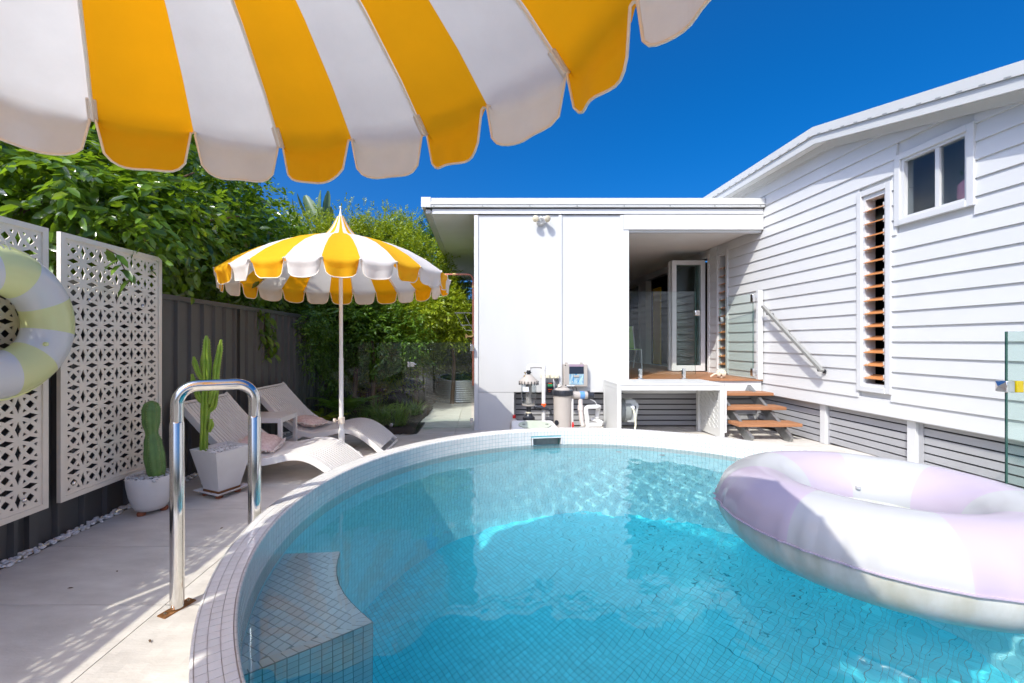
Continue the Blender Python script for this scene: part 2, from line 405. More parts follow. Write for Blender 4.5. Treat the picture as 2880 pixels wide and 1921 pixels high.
def coping_tile(a0, a1, r0, r1, kind, z=RIMZ):
    """one mosaic tile: top face pillowed a little, four edges"""
    g = G/2; am = g/((r0+r1)/2)
    b0, b1 = a0+am, a1-am
    rr = [r0+g, (r0+r1)/2, r1-g]; aa = [b0, (b0+b1)/2, b1]
    vs = [(r*cos(a), r*sin(a), z+(.0012 if (i == 1 and j == 1) else 0)) for i, r in enumerate(rr) for j, a in enumerate(aa)]
    fs = [(0,1,4,3),(1,2,5,4),(3,4,7,6),(4,5,8,7)]
    fs = [(f[0],f[3],f[2],f[1]) for f in fs]
    b = len(vs)
    for i in (0, 2, 8, 6): vs.append((vs[i][0], vs[i][1], z-.005))
    fs += [(0,b,b+1,2),(2,b+1,b+2,8),(8,b+2,b+3,6),(6,b+3,b,0)]
    return vs, fs
rows = [(RI+.012, RI+.046), (RI+.046, RI+.080), (RI+.080, RO-.010)]
cop = []
for (r0, r1) in rows:
    for k in range(NT):
        a0 = 2*pi*k/NT; a1 = 2*pi*(k+1)/NT
        am = (a0+a1)/2; x = PC[0]+r0*cos(am); y = PC[1]+r0*sin(am)
        # how large it shows: only in front of the lens
        s = 1/(y*y) if (y > .7 and abs(x/y-(1440-CX)/F) < 1440/F and (H-RIMZ)/y < 960/F) else 0
        cop.append((s, a0, a1, r0, r1))
cop.sort(key=lambda t: -t[0])
for s, a0, a1, r0, r1 in cop[:300]:
    vs, fs = coping_tile(a0, a1, r0, r1, 0)
    MB().add(vs, fs).obj('mosaic_tile', M['tile'], pool, ang=60)
rest = MB()
for s, a0, a1, r0, r1 in cop[300:]:
    vs, fs = coping_tile(a0, a1, r0, r1, 0); rest.add(vs, fs)
# rounded edge beads of the rim
for (rc, sg) in ((RI+.005, -1), (RO-.004, 1)):
    seg = NT
    for k in range(seg):
        a0 = 2*pi*k/seg+.0005; a1 = 2*pi*(k+1)/seg-.0005
        pr = [(rc-sg*.0045, RIMZ-.0005), (rc+sg*.002, RIMZ-.002), (rc+sg*.005, RIMZ-.008), (rc+sg*.005, RIMZ-.022)]
        vs = []
        for r, z in pr: vs += [(r*cos(a0), r*sin(a0), z), (r*cos(a1), r*sin(a1), z)]
        fs = [(2*i, 2*i+1, 2*i+3, 2*i+2) if sg < 0 else (2*i, 2*i+2, 2*i+3, 2*i+1) for i in range(3)]
        rest.add(vs, fs)
def wall_tile(mb, R_, a0, a1, z0, z1, inward=True):
    g = G/2; am = g/R_; sg = -1 if inward else 1
    b0, b1 = a0+am, a1-am; z0 += g; z1 -= g
    d = .003*sg
    pts = [(b0,z0),(b1,z0),(b1,z1),(b0,z1)]
    vs = [((R_+d)*cos(a), (R_+d)*sin(a), z) for a, z in pts]+[((R_+.001*sg-0)*cos(a), (R_)*sin(a), z) for a, z in pts]
    fs = [(0,1,2,3) if not inward else (3,2,1,0)]
    for i in range(4):
        j = (i+1) % 4; fs.append((i, j, 4+j, 4+i) if inward else (j, i, 4+i, 4+j))
    mb.add(vs, fs)
def wall_rows(mb, z_hi, z_lo, R_=RI+.003):
    z = z_hi
    while z > z_lo:
        for k in range(NT):
            a0 = 2*pi*k/NT; a1 = 2*pi*(k+1)/NT
            if z-TS < zt-.002 and z > zb2+.002 and in_sk((a0+a1)/2): continue
            wall_tile(mb, R_, a0, a1, z-TS, z)
        z -= TS
    return z
up = MB(); zlow = wall_rows(up, RIMZ-.022, .14)
for k in range(NT):                                   # outside face of the rim
    for q in range(12):
        z = RIMZ-.022-q*TS
        wall_tile(rest, RO-.003, 2*pi*k/NT, 2*pi*(k+1)/NT, z-TS, z, inward=False)
rest.obj('rim_tiles', M['tile'], pool, ang=60, kind='stuff')
up.obj('waterline_tiles', M['tile'], pool, ang=20, kind='stuff')
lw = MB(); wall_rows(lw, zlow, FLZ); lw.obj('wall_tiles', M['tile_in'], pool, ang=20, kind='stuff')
# floor tiles, laid square at an angle
ft = MB(); fa = radians(38); n = int(RI/TS)+2
for i in range(-n, n):
    for j in range(-n, n):
        u, v = (i+.5)*TS, (j+.5)*TS
        x = u*cos(fa)-v*sin(fa); y = u*sin(fa)+v*cos(fa)
        if hypot(x, y) > RI+.022: continue
        h = TS/2-G/2
        q = [((u+a*h)*cos(fa)-(v+b*h)*sin(fa), (u+a*h)*sin(fa)+(v+b*h)*cos(fa)) for a, b in ((-1,-1),(1,-1),(1,1),(-1,1))]
        ft.add([(*p, FLZ+.004) for p in q]+[(*p, FLZ+.0005) for p in q], [(0,1,2,3)]+[(k, 4+k, 4+(k+1) % 4, (k+1) % 4) for k in range(4)])
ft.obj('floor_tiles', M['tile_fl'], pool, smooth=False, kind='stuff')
# the step bench under the water, left
bench = MB(); BZ = WZ-.19
A_ = Vector((-1.05-PC[0], 2.27-PC[1])); B_ = Vector((-.755-PC[0], 2.30-PC[1])); D_ = Vector((-.44-PC[0], 1.745-PC[1])); E_ = Vector((-.83-PC[0], 1.46-PC[1]))
wa0 = atan2(A_.y, A_.x) % (2*pi); wa1 = atan2(E_.y, E_.x) % (2*pi)
side = [(B_.x, B_.y)]
for i in range(1, 8):
    t = i/8; p = B_.lerp(D_, t)+Vector((-.065, -.02))*sin(pi*t); side.append((p.x, p.y))
side.append((D_.x, D_.y))
wallp = [((RI+.01)*cos(a), (RI+.01)*sin(a)) for a in np.linspace(wa1, wa0, 10)]
outl = [(A_.x*1.0, A_.y)]+side+[(E_.x, E_.y)]+wallp
outl = outl[1:]                                         # B..D, E, wall, back to A
outl = side+wallp
nb = len(outl)
bench.v = [(x, y, BZ-.003) for x, y in outl]+[(x, y, FLZ) for x, y in outl]
bench.f = [tuple(reversed(range(nb)))]+[(i, (i+1) % nb, nb+(i+1) % nb, nb+i) for i in range(nb)]; bench.m = [0]*len(bench.f)
bench.obj('step_bench', M['benchg'], pool, smooth=False)
bt = MB()
def inside(p, poly):
    c = False; j = len(poly)-1
    for i in range(len(poly)):
        if (poly[i][1] > p[1]) != (poly[j][1] > p[1]) and p[0] < (poly[j][0]-poly[i][0])*(p[1]-poly[i][1])/(poly[j][1]-poly[i][1])+poly[i][0]: c = not c
        j = i
    return c
cen = Vector((sum(p[0] for p in outl)/nb, sum(p[1] for p in outl)/nb))
inn = [tuple(Vector(p)+(cen-Vector(p)).normalized()*TS*(1.15 if i < len(side) else .1)) for i, p in enumerate(outl)]
outx = [tuple(Vector(p)*1.0) if i < len(side) else tuple(Vector(p)*1.03) for i, p in enumerate(outl)]
BT = TS*1.12; ba = radians(62)
def bench_field():
  for i in range(-40, 40):
    for j in range(-40, 40):
        u, v = (i+.5)*BT, (j+.5)*BT
        x = cen.x+u*cos(ba)-v*sin(ba); y = cen.y+u*sin(ba)+v*cos(ba); h = BT/2-G*.8
        q = [(x+a*h*cos(ba)-b*h*sin(ba), y+a*h*sin(ba)+b*h*cos(ba)) for a, b in ((-1,-1),(1,-1),(1,1),(-1,1))]
        if sum(inside(p, inn) for p in q) < 1 or not all(inside(p, outx) for p in q): continue
        bt.add([(*p, BZ) for p in q]+[(*p, BZ-.003) for p in q], [(0,1,2,3)]+[(k, 4+k, 4+(k+1) % 4, (k+1) % 4) for k in range(4)])
def offs(path, d):                                       # mitred inner line of the border
    out = []
    for i, p in enumerate(path):
        p = Vector(p); ns_ = []
        for a, b in ((i-1, i), (i, i+1)):
            if 0 <= a and b < len(path):
                e = (Vector(path[b])-Vector(path[a])).normalized(); n_ = Vector((-e.y, e.x))
                if n_.dot(cen-p) < 0: n_ = -n_
                ns_.append(n_)
        m_ = sum(ns_, Vector((0, 0))).normalized(); out.append(p+m_*d/max(.4, m_.dot(ns_[0])))
    return out
bpath = [wallp[-1]]+side+[wallp[0]]; ipath = offs(bpath, TS*1.15)
inn = [tuple(p) for p in ipath[1:-1]]+[tuple(ipath[-1])]+[tuple(Vector(p)*.998) for p in wallp[1:-1]]+[tuple(ipath[0])]
bench_field()
def strip_tiles(p, q, ip, iq):                            # border row on top and rows down the face
    p = Vector(p); q = Vector(q); ip = Vector(ip); iq = Vector(iq); L_ = (q-p).length; d = (q-p)/L_; nn = max(1, round(L_/BT)); w_ = L_/nn
    nrm = Vector((d.y, -d.x)); 
    if nrm.dot(cen-p) > 0: nrm = -nrm
    for i in range(nn):
        a = p+d*(i*w_+G*.8); b = p+d*((i+1)*w_-G*.8)
        ia = ip.lerp(iq, (i+.06)/nn); ib = ip.lerp(iq, (i+.94)/nn)
        t0 = [a-nrm*.001, b-nrm*.001, ib, ia]
        vs = [(v.x, v.y, BZ+.001) for v in t0]
        f = (0,1,2,3)
        if (t0[1]-t0[0]).cross(t0[2]-t0[0]) < 0: f = (3,2,1,0)
        bt.add(vs, [f])
        z = BZ-G
        while z > FLZ+.02:
            zz = z-BT+G*1.6
            vs = [(a.x+nrm.x*.003, a.y+nrm.y*.003, z), (b.x+nrm.x*.003, b.y+nrm.y*.003, z), (b.x+nrm.x*.003, b.y+nrm.y*.003, zz), (a.x+nrm.x*.003, a.y+nrm.y*.003, zz)]
            bt.add(vs, [(0,1,2,3)]); z -= BT
for i in range(len(bpath)-1): strip_tiles(bpath[i], bpath[i+1], ipath[i], ipath[i+1])
bt.obj('bench_tiles', M['tile_b'], pool, smooth=False, kind='stuff')
# skimmer mouth
am = (SK0+SK1)/2
def rp(r, a, z): return (r*cos(a), r*sin(a), z)
fr = MB()
for (aa, ab, z0, z1) in ((SK1-.003, SK0+.003, zt-.002, zt+.008), (SK1-.003, SK0+.003, zb2-.010, zb2+.004), (SK1-.006, SK1+.001, zb2-.01, zt+.008), (SK0-.001, SK0+.006, zb2-.01, zt+.008)):
    n = 6
    for i in range(n):
        a0 = aa+(ab-aa)*i/n; a1 = aa+(ab-aa)*(i+1)/n
        vs = [rp(RI-.006, a0, z0), rp(RI-.006, a1, z0), rp(RI-.006, a1, z1), rp(RI-.006, a0, z1), rp(RI+.05, a0, z0), rp(RI+.05, a1, z0), rp(RI+.05, a1, z1), rp(RI+.05, a0, z1)]
        fr.add(vs, [(3,2,1,0),(4,5,6,7),(0,1,5,4),(2,3,7,6),(0,4,7,3),(1,2,6,5)])
sk = fr.obj('skimmer', M['pvc'], pool, smooth=False)
bx = MB(); vs = []
for r in (RI-.001, RI+.30):
    for a, z in ((SK1, zb2), (SK0, zb2), (SK0, zt), (SK1, zt)): vs.append(rp(r, a, z))
bx.add(vs, [(4,5,6,7),(0,4,7,3),(1,2,6,5),(3,7,6,2),(0,1,5,4)])
bx.obj('skimmer_throat', M['teal'], sk, smooth=False)
for aa in (.0, .22):                                      # two return jets in the far wall
    j = MB().lathe([(.0, 0), (.026, 0), (.03, .004), (.022, .01), (.012, .008)], seg=20)
    a = 1.36+aa*-.9; j.xf(Matrix.Translation(rp(RI, a, .02)) @ Matrix.Rotation(a+pi, 4, 'Z') @ Matrix.Rotation(pi/2, 4, 'Y'))
    j.obj('return_jet', M['pvc'], pool)

# water: one closed body, surface rippled
wm = MB(); nr, seg = 150, 460; RW = RI+.0035
def ripple(x, y):
    k = 1.0
    d = hypot(x-1.6, y-3.1)
    amp = .30+.60/(1+math.exp(-((x+.25*y)-1.15)*3.0))
    z = .00042*sin(31*x+17*y+1.3*sin(5*y))+.00040*sin(-19*x+37*y+1.1*sin(7*x+2))+.00030*sin(46*x-25*y+2*sin(4*x))
    z += .0007*sin(9*x+6*y+1)+.0006*sin(-7*x+12*y)
    z += amp*(.00017*sin(88*x+40*y+2.2*sin(9*y))+.00017*sin(-55*x+83*y+2.0*sin(11*x))+.00009*sin(120*y+30*x+2*sin(13*x)))
    return z*amp
wm.v.append((0, 0, WZ+ripple(*PC)))
for i in range(1, nr+1):
    r = RW*(i/nr)
    for k in range(seg):
        a = 2*pi*k/seg; x, y = r*cos(a), r*sin(a); wm.v.append((x, y, WZ+ripple(x+PC[0], y+PC[1])))
for k in range(seg): wm.f.append((0, 1+k, 1+(k+1) % seg))
for i in range(nr-1):
    for k in range(seg):
        a = 1+i*seg; b = a+seg; wm.f.append((a+k, b+k, b+(k+1) % seg, a+(k+1) % seg))
b = len(wm.v)
for k in range(seg): a = 2*pi*k/seg; wm.v.append((RW*cos(a), RW*sin(a), FLZ-.004))
top = 1+(nr-1)*seg
for k in range(seg): wm.f.append((top+k, b+k, b+(k+1) % seg, top+(k+1) % seg))
wm.f.append(tuple(reversed([b+k for k in range(seg)]))); wm.m = [0]*len(wm.f)
water = wm.obj('water', M['water'], ang=30, kind='structure', loc=(PC[0], PC[1], 0))
water['label'] = 'clear blue water of the round pool'
MNEE = True
if MNEE:
    water.cycles.is_caustics_caster = True
    for o in pool.children:
        if o.name.split('.')[0] in ('wall_tiles', 'floor_tiles', 'bench_tiles', 'inner_wall', 'pool_floor', 'step_bench', 'waterline_tiles'): o.cycles.is_caustics_receiver = True
# ================================================================== THE HOUSE
XW = 4.5; YF = 6.8
house = thing('house', 'white single storey house with wide weatherboards, flat patio roof and louvre windows', 'house', (0,0,0))
bend_y = 5.48
def eave(y): return 3.856+.254*min(0.0, y-bend_y)         # underside of the gutter along the wall
LV1 = (4.735, 5.034, .812, 3.025); SW = (3.945, 4.572, 2.632, 3.268); LV2 = (7.822, 8.088, .81, 2.97); DO = (8.45, 11.6, .729, 2.98)
WIN = [LV1, SW, LV2, DO]
BH = .1645; ZB = .508
def spans(z0, z1, y0, y1, wins):
    cuts = sorted((a-.0, b+.0) for a, b, c, d in wins if c < z1-.005 and d > z0+.005)
    out = []; cur = y0
    for a, b in cuts:
        if a > cur: out.append((cur, min(a, y1)))
        cur = max(cur, b)
    if cur < y1: out.append((cur, y1))
    return out
trimw = .062
OUT = [(a-trimw+.01, b+trimw-.01, c-trimw+.01, d+trimw-.01) for a, b, c, d in WIN]
for r in range(24):
    z0 = ZB+r*BH; z1 = z0+BH
    y0 = 0.4
    for (a, b) in spans(z0, z1, y0, 13.0, OUT):
        # pieces end where the raking eave cuts them
        mb = MB()
        def zt_(y): return min(z1+.012, eave(y)+.10)
        ya = a
        while ya < b and zt_(ya) < z0+.02: ya += .05
        if ya >= b: continue
        n = 1 if zt_(ya) >= z1+.011 else 10
        ys = [ya+(b-ya)*i/n for i in range(n+1)]
        for i in range(n):
            u, v = ys[i], ys[i+1]
            # lapped board: thick bottom edge leaning in to a thin top
            vs = []
            for y in (u, v):
                t = zt_(y)
                vs += [(XW-.022, y, z0), (XW-.004, y, t), (XW+.012, y, t), (XW+.012, y, z0)]
            mb.add(vs, [(0,1,5,4),(1,2,6,5),(0,4,7,3)]+([(0,3,2,1)] if i == 0 else [])+([(4,5,6,7)] if i == n-1 else []))
        mb.obj('weatherboard', M['board'], house, smooth=False)
# solid wall behind the boards, with its openings
core = MB()
zs = sorted({ZB, 2.72}|{v for w_ in WIN for v in w_[2:] if v < 2.72})
for i in range(len(zs)-1):
    for (a, b) in spans(zs[i], zs[i+1], .4, 14.0, WIN): core.box(XW+.013, XW+.12, a, b, zs[i], zs[i+1])
for i in range(46):
    ya = .4+i*.3; yb = ya+.3
    for (a, b) in spans(2.72, 3.1, ya, yb, WIN) if 0 else [(ya, yb)]:
        pass
zs2 = sorted({2.7205, 2.97, 2.98, 3.025, 3.268})
for i in range(len(zs2)):
    z0 = zs2[i]; z1 = zs2[i+1] if i+1 < len(zs2) else 9
    for (a, b) in spans(z0, min(z1, 3.9), .4, 14.0, WIN):
        y = a
        while y < b-1e-4:
            y2 = min(b, y+.25); e = min(z1, eave(y)+.09)
            if e > z0+.01: core.box(XW+.013, XW+.12, y, y2, z0, e)
            y = y2
core.obj('wall_frame', M['trim'], house, smooth=False)
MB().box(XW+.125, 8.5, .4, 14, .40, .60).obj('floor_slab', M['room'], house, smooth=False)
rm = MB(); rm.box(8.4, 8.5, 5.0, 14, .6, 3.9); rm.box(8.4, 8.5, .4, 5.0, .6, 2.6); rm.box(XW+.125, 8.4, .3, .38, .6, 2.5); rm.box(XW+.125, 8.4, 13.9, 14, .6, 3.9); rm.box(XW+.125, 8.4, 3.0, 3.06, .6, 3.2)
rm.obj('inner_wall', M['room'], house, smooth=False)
# main roof: slab, gutter in two steps along the eave and down the rake
def rakebox(mb, x0, x1, ya, yb, zo0, zo1):
    cuts = [y for y in (ya, bend_y, yb) if ya <= y <= yb]
    cuts = sorted(set(cuts))
    for i in range(len(cuts)-1):
        u, v = cuts[i], cuts[i+1]; vs = []
        for y in (u, v):
            e = eave(y); vs += [(x0, y, e+zo0), (x1, y, e+zo0), (x1, y, e+zo1), (x0, y, e+zo1)]
        mb.add(vs, [(0,1,2,3),(7,6,5,4),(0,4,5,1),(1,5,6,2),(2,6,7,3),(3,7,4,0)])
    return mb
rakebox(MB(), 4.30, 9.2, .3, 13.9, .10, .19).obj('roof', M['roofw'], house, smooth=False)
rakebox(MB(), 4.262, 4.29, .3, 13.9, .003, .105).obj('gutter', M['roofw'], house, smooth=False, label='lower gutter band')
rakebox(MB(), 4.242, 4.296, .3, 13.9, .108, .216).obj('roof_edge', M['roofw'], house, smooth=False)
rakebox(MB(), 4.294, 4.47, .3, 13.9, .045, .06).obj('soffit', M['soffit'], house, smooth=False)
rakebox(MB(), 4.455, 4.478, .3, 13.9, -.05, .043).obj('fascia', M['trim'], house, smooth=False)
cl = MB()
y = .8
while y < 10: e = eave(y); cl.add([(4.2405, y, e+.112), (4.2405, y+.05, e+.112+(.0127 if y+.05 < bend_y else 0)), (4.2405, y+.05, e+.122+(.0127 if y+.05 < bend_y else 0)), (4.2405, y, e+.122)], [(0,1,2,3)]); y += .175
cl.obj('gutter_slots', M['alu'], house, smooth=False)
# ---- louvre windows
def louvre(w_, name='louvre_window'):
    a, b, c, d = w_
    fr = MB()
    fr.box(XW-.034, XW+.012, a-trimw, a-.001, c-trimw, d+trimw); fr.box(XW-.034, XW+.012, b+.001, b+trimw, c-trimw, d+trimw)
    fr.box(XW-.034, XW+.012, a, b, d, d+trimw); fr.box(XW-.042, XW+.012, a, b, c-trimw, c)
    win = fr.obj(name, M['trim'], house, smooth=False, bevel=.004)
    ins = MB(); ins.box(XW-.01, XW+.11, a+.001, a+.03, c, d); ins.box(XW-.01, XW+.11, b-.03, b-.001, c, d); ins.box(XW-.01, XW+.11, a+.03, b-.03, c, c+.03); ins.box(XW-.01, XW+.11, a+.03, b-.03, d-.05, d-.001)
    ins.obj('frame', M['trim'], win, smooth=False)
    n = int((d-c-.12)/.1485); bm_ = MB()
    bm_.add([(-.055, -.5, -.012), (.055, -.5, .030), (.055, .5, .030), (-.055, .5, -.012), (-.055, -.5, -.004), (.055, -.5, .038), (.055, .5, .038), (-.055, .5, -.004)],
            [(0,3,2,1),(4,5,6,7),(0,1,5,4),(1,2,6,5),(2,3,7,6),(3,0,4,7)])
    me = bm_.mesh('louvre_blade', M['blade'], smooth=False)
    clip = MB().box(-.035, .03, -.011, .011, -.035, .035).mesh('blade_clip', M['pvc'], smooth=False)
    for i in range(n):
        z = c+.10+i*.1485
        inst('louvre_blade', me, win, (XW+.02, (a+b)/2, z), sc=(1, b-a-.07, 1))
        inst('blade_clip', clip, win, (XW+.03, b-.042, z+.01)); inst('blade_clip', clip, win, (XW+.03, a+.042, z+.01))
    return win
louvre(LV1); louvre(LV2)
# ---- sliding window
a, b, c, d = SW
fr = MB(); fr.box(XW-.034, XW+.012, a-trimw, a-.001, c-trimw, d+trimw); fr.box(XW-.034, XW+.012, b+.001, b+trimw, c-trimw, d+trimw)
fr.box(XW-.034, XW+.012, a, b, d, d+trimw); fr.box(XW-.044, XW+.012, a, b, c-trimw, c)
sw = fr.obj('sliding_window', M['trim'], house, smooth=False, bevel=.004)
sf = MB(); mid = 4.22
sf.box(XW-.012, XW+.05, a+.001, a+.028, c, d); sf.box(XW-.012, XW+.05, b-.028, b-.001, c, d); sf.box(XW-.012, XW+.05, a+.028, b-.028, c, c+.028); sf.box(XW-.012, XW+.05, a+.028, b-.028, d-.028, d-.001)
sf.box(XW-.004, XW+.04, mid-.02, mid+.02, c+.028, d-.028); sf.obj('frame', M['trim'], sw, smooth=False)
MB().box(XW+.018, XW+.024, a+.028, mid-.02, c+.028, d-.028).obj('pane', M['frost'], sw, smooth=False)
MB().box(XW+.030, XW+.036, mid+.02, b-.028, c+.028, d-.028).obj('pane', M['frost'], sw, smooth=False)
MB().lathe([(.0,2.62),(.10,2.62),(.125,2.72),(.12,2.84),(.085,2.88)], cx=XW+.20, cy=4.06).obj('vase', M['pink'], tagit(thing('flower_vase', 'blurred pink vase with green leaves behind the right pane of frosted window', 'vase'), None), ang=60)
vz = bpy.data.objects['flower_vase']
lv = MB()
for i in range(26):
    p = Vector((XW+.20, 4.06, 2.9))+Vector((random.uniform(-.05,.08), random.uniform(-.1,.1), random.uniform(.02,.32)))
    q = p+Vector((random.uniform(-.05,.05), random.uniform(-.07,.07), random.uniform(-.02,.06))); s_ = Vector((0,.0,.03))
    lv.add([p, (p+q)/2+s_, q, (p+q)/2-s_], [(0,1,2,3)])
lv.obj('leaves', M['leafC'], vz, smooth=False, kind='stuff')
MB().box(XW+.125, XW+.4, 3.92, 4.6, 2.58, 2.615).obj('window_shelf', M['trim'], house, smooth=False)
MB().box(XW+.5, XW+.52, 3.6, 5.0, 1.8, 3.6).obj('curtain', mat('grey_blind', (.30,.33,.33), .9), house, smooth=False)

# ---- folding doors and the opening behind them
a, b, c, d = DO
fr = MB(); fr.box(XW-.036, XW+.10, a-trimw, a-.001, c, d+trimw); fr.box(XW-.036, XW+.10, a, b, d, d+trimw); fr.box(XW-.036, XW+.10, b+.001, b+trimw, c, d+trimw)
fr.obj('door_frame', M['trim'], house, smooth=False, bevel=.004)
def leaf(y, x0=3.80, x1=4.455, tilt=0.0):
    z0, z1 = .745, 2.94; f = MB()
    f.box(x0, x0+.085, y, y+.042, z0, z1); f.box(x1-.085, x1, y, y+.042, z0, z1); f.box(x0+.085, x1-.085, y, y+.042, z0, z0+.11); f.box(x0+.085, x1-.085, y, y+.042, z1-.085, z1)
    o = f.obj('folding_door', M['white'], house, smooth=False, bevel=.003)
    MB().box(x0+.085, x1-.085, y+.018, y+.024, z0+.11, z1-.085).obj('pane', M['window'], o, smooth=False)
    return o
for i, yy in enumerate((8.50, 8.565, 8.63, 8.695)): l0 = leaf(yy, 3.80+(.012 if i % 2 else 0))
hn = MB().obox((3.86, 8.49, 1.75), (3.86, 8.49, 1.95), .03, .02); hn.obj('handle', M['hard'], l0)
MB().box(4.66, 4.69, 11.12, 11.58, .735, 2.75).obj('yellow_door', M['door_y'], house, smooth=False, bevel=.004)
# ---- storage wall in front
FR = YF+.02
def X_(px): return (px-CX)/177.2
def Z_(py): return H+(CY-py)/177.2
for (p0, p1) in ((1345, 1571.5), (1580.5, 1744)):
    z0 = Z_(1103); MB().box(X_(p0), X_(p1), FR, FR+.05, z0, 3.34).obj('wall_panel', M['wallwhite'], house, smooth=False)
MB().box(X_(1345), X_(1446), FR+.003, FR+.05, -.10, Z_(1103)-.006).obj('wall_panel', M['wallwhite'], house, smooth=False)
for (p0, p1, z0, pr) in ((1333.5, 1344.8, -.10, .018), (1571.6, 1580.3, Z_(1103), .022), (1744.2, 1753, Z_(1103), .022)):
    MB().box(X_(p0), X_(p1), FR-pr, FR+.06, z0, 3.338).obj('cover_strip', M['trim'], house, smooth=False, bevel=.003)
MB().box(X_(1753.3), X_(1769), YF-.004, YF+.10, .729, 3.338).obj('column', M['trim'], house, smooth=False, bevel=.004)
side = MB(); side.box(-.105, -.03, FR+.062, 14, -.10, 3.37); side.box(2.20, 2.262, FR+.102, 13, .60, 3.37); side.box(.5, 2.2, FR+.055, 14, .573, .60)
side.obj('side_wall', M['wallwhite'], house, smooth=False)
# flat roof: metal edge, beam under it, soffit
xl = X_(1188)
MB().box(xl, 4.478, YF-.055, YF+.0, Z_(585), Z_(560)).obj('roof_edge', M['roofw'], house, smooth=False, bevel=.004)
MB().box(xl+.002, 4.478, YF-.066, YF-.0555, Z_(578), Z_(571)).obj('roof_edge_rib', M['roofw'], house, smooth=False)
MB().box(xl-.012, xl+.14, YF-.068, YF-.056, Z_(586), Z_(558)).obj('end_cap', M['roofw'], house, smooth=False, bevel=.003)
MB().box(X_(1215), 4.478, YF-.012, YF+.015, Z_(602), Z_(588)).obj('beam', M['white'], house, smooth=False, bevel=.003)
MB().box(xl, xl+.05, YF+.002, 14.6, Z_(588), Z_(560)).obj('side_fascia', M['roofw'], house, smooth=False)
MB().box(xl+.002, 4.50, YF+.002, 14.6, Z_(572), Z_(562)).obj('flat_roof', M['roofw'], house, smooth=False)
for i, (u, v) in enumerate(((YF+.02, 9.6), (9.61, 11.8), (11.81, 14.5))):
    MB().box(xl+.13, -.11, u, v, Z_(596), Z_(592)).obj('soffit', M['soffit'], house, smooth=False)
MB().box(xl+.052, xl+.128, YF+.002, 14.5, Z_(600), Z_(589)).obj('soffit_rail', M['roofw'], house, smooth=False)
g = MB().tube([(xl-.02, 14.55, 3.26), (-.1, 14.55, 3.26)], .085, 14); g.obj('back_gutter', M['roofw'], house)
sc_ = MB()
for px in (1221, 1357, 1489, 1621, 1752, 1880, 2005, 2132): sc_.lathe([(0,0),(.009,0),(.009,.006),(.0,.008)], seg=8); k = len(sc_.v)-32; sc_.xf(Matrix.Translation((X_(px), YF-.056, Z_(582))) @ Matrix.Rotation(pi/2, 4, 'X'), k)
sc_.obj('roof_screws', M['alu'], house)
# patio: lintel, ceiling, floor, back wall
MB().box(X_(1753.3), 4.478, YF-.016, YF+.03, Z_(646), Z_(604.5)).obj('lintel', M['trim'], house, smooth=False, bevel=.003)
MB().box(X_(1769.5), 4.477, YF+.032, YF+.12, 3.07, 3.12).obj('lintel_return', M['trim'], house, smooth=False)
MB().box(2.265, 4.477, YF+.031, 13.0, 3.145, 3.17).obj('patio_ceiling', M['soffit'], house, smooth=False)
for i in range(44):
    y = YF-.02+i*.142
    MB().box(2.35 if i else 2.30, 4.465, y, y+.136, .707, .729).obj('deck_board', M['timber'], house, smooth=False)
MB().box(X_(1753.3), 4.46, YF+.01, YF+.05, Z_(1107), .705).obj('deck_fascia', M['white'], house, smooth=False)
MB().box(XW-.034, XW-.024, 12.12, 12.98, .75, 2.9).obj('side_window', M['navy'], house, smooth=False)
MB().box(XW-.04, XW-.02, 12.02, 12.115, .73, 2.98).obj('window_frame', M['trim'], house, smooth=False)
bw = MB(); bw.box(2.27, 2.7, 13.0, 13.05, .73, 3.14); bw.box(3.5, 4.49, 13.0, 13.05, .73, 3.14); bw.box(2.7, 3.5, 13.0, 13.05, 2.85, 3.14); bw.box(2.7, 3.5, 13.0, 13.05, .73, 1.6)
bw.obj('back_wall', M['wallwhite'], house, smooth=False)
MB().box(2.7, 3.5, 13.02, 13.04, 1.6, 2.85).obj('back_window', M['navy'], house, smooth=False)
# subfloor slats under the front
for i in range(8):
    z = -.055+i*.0885
    MB().box(X_(1449), 4.56, 7.10, 7.13, z, z+.069).obj('slat', M['grey_slat'], house, smooth=False)
MB().box(X_(1447), X_(1455), 7.06, 7.098, -.1, .6).obj('slat_post', M['grey_slat'], house, smooth=False)
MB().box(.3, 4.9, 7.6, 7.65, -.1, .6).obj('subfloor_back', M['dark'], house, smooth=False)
# subfloor slats along the side
XS = 4.575
for (u, v) in ((5.77, 7.06), (4.60, 5.62), (3.4, 4.42), (2.2, 3.30), (1.0, 2.1)):
    for i in range(6):
        z = .018+i*.0863+gz(v)*.5
        MB().box(XS, XS+.025, u, v, z, z+.070).obj('slat', M['grey_slat'], house, smooth=False)
    MB().box(XS-.012, XS-.001, v, v+.045, -.02, .508).obj('slat_trim', M['grey_slat'], house, smooth=False)
for y in (5.68, 4.51, 3.35, 2.15):
    MB().box(XS-.045, XS+.05, y-.045, y+.045, -.02, .506).obj('stump', M['trim'], house, smooth=False, bevel=.003)
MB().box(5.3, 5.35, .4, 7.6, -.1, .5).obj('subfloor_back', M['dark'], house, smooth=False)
MB().box(XW+.0, XW+.12, .4, 7.1, .495, .507).obj('wall_base', M['trim'], house, smooth=False)
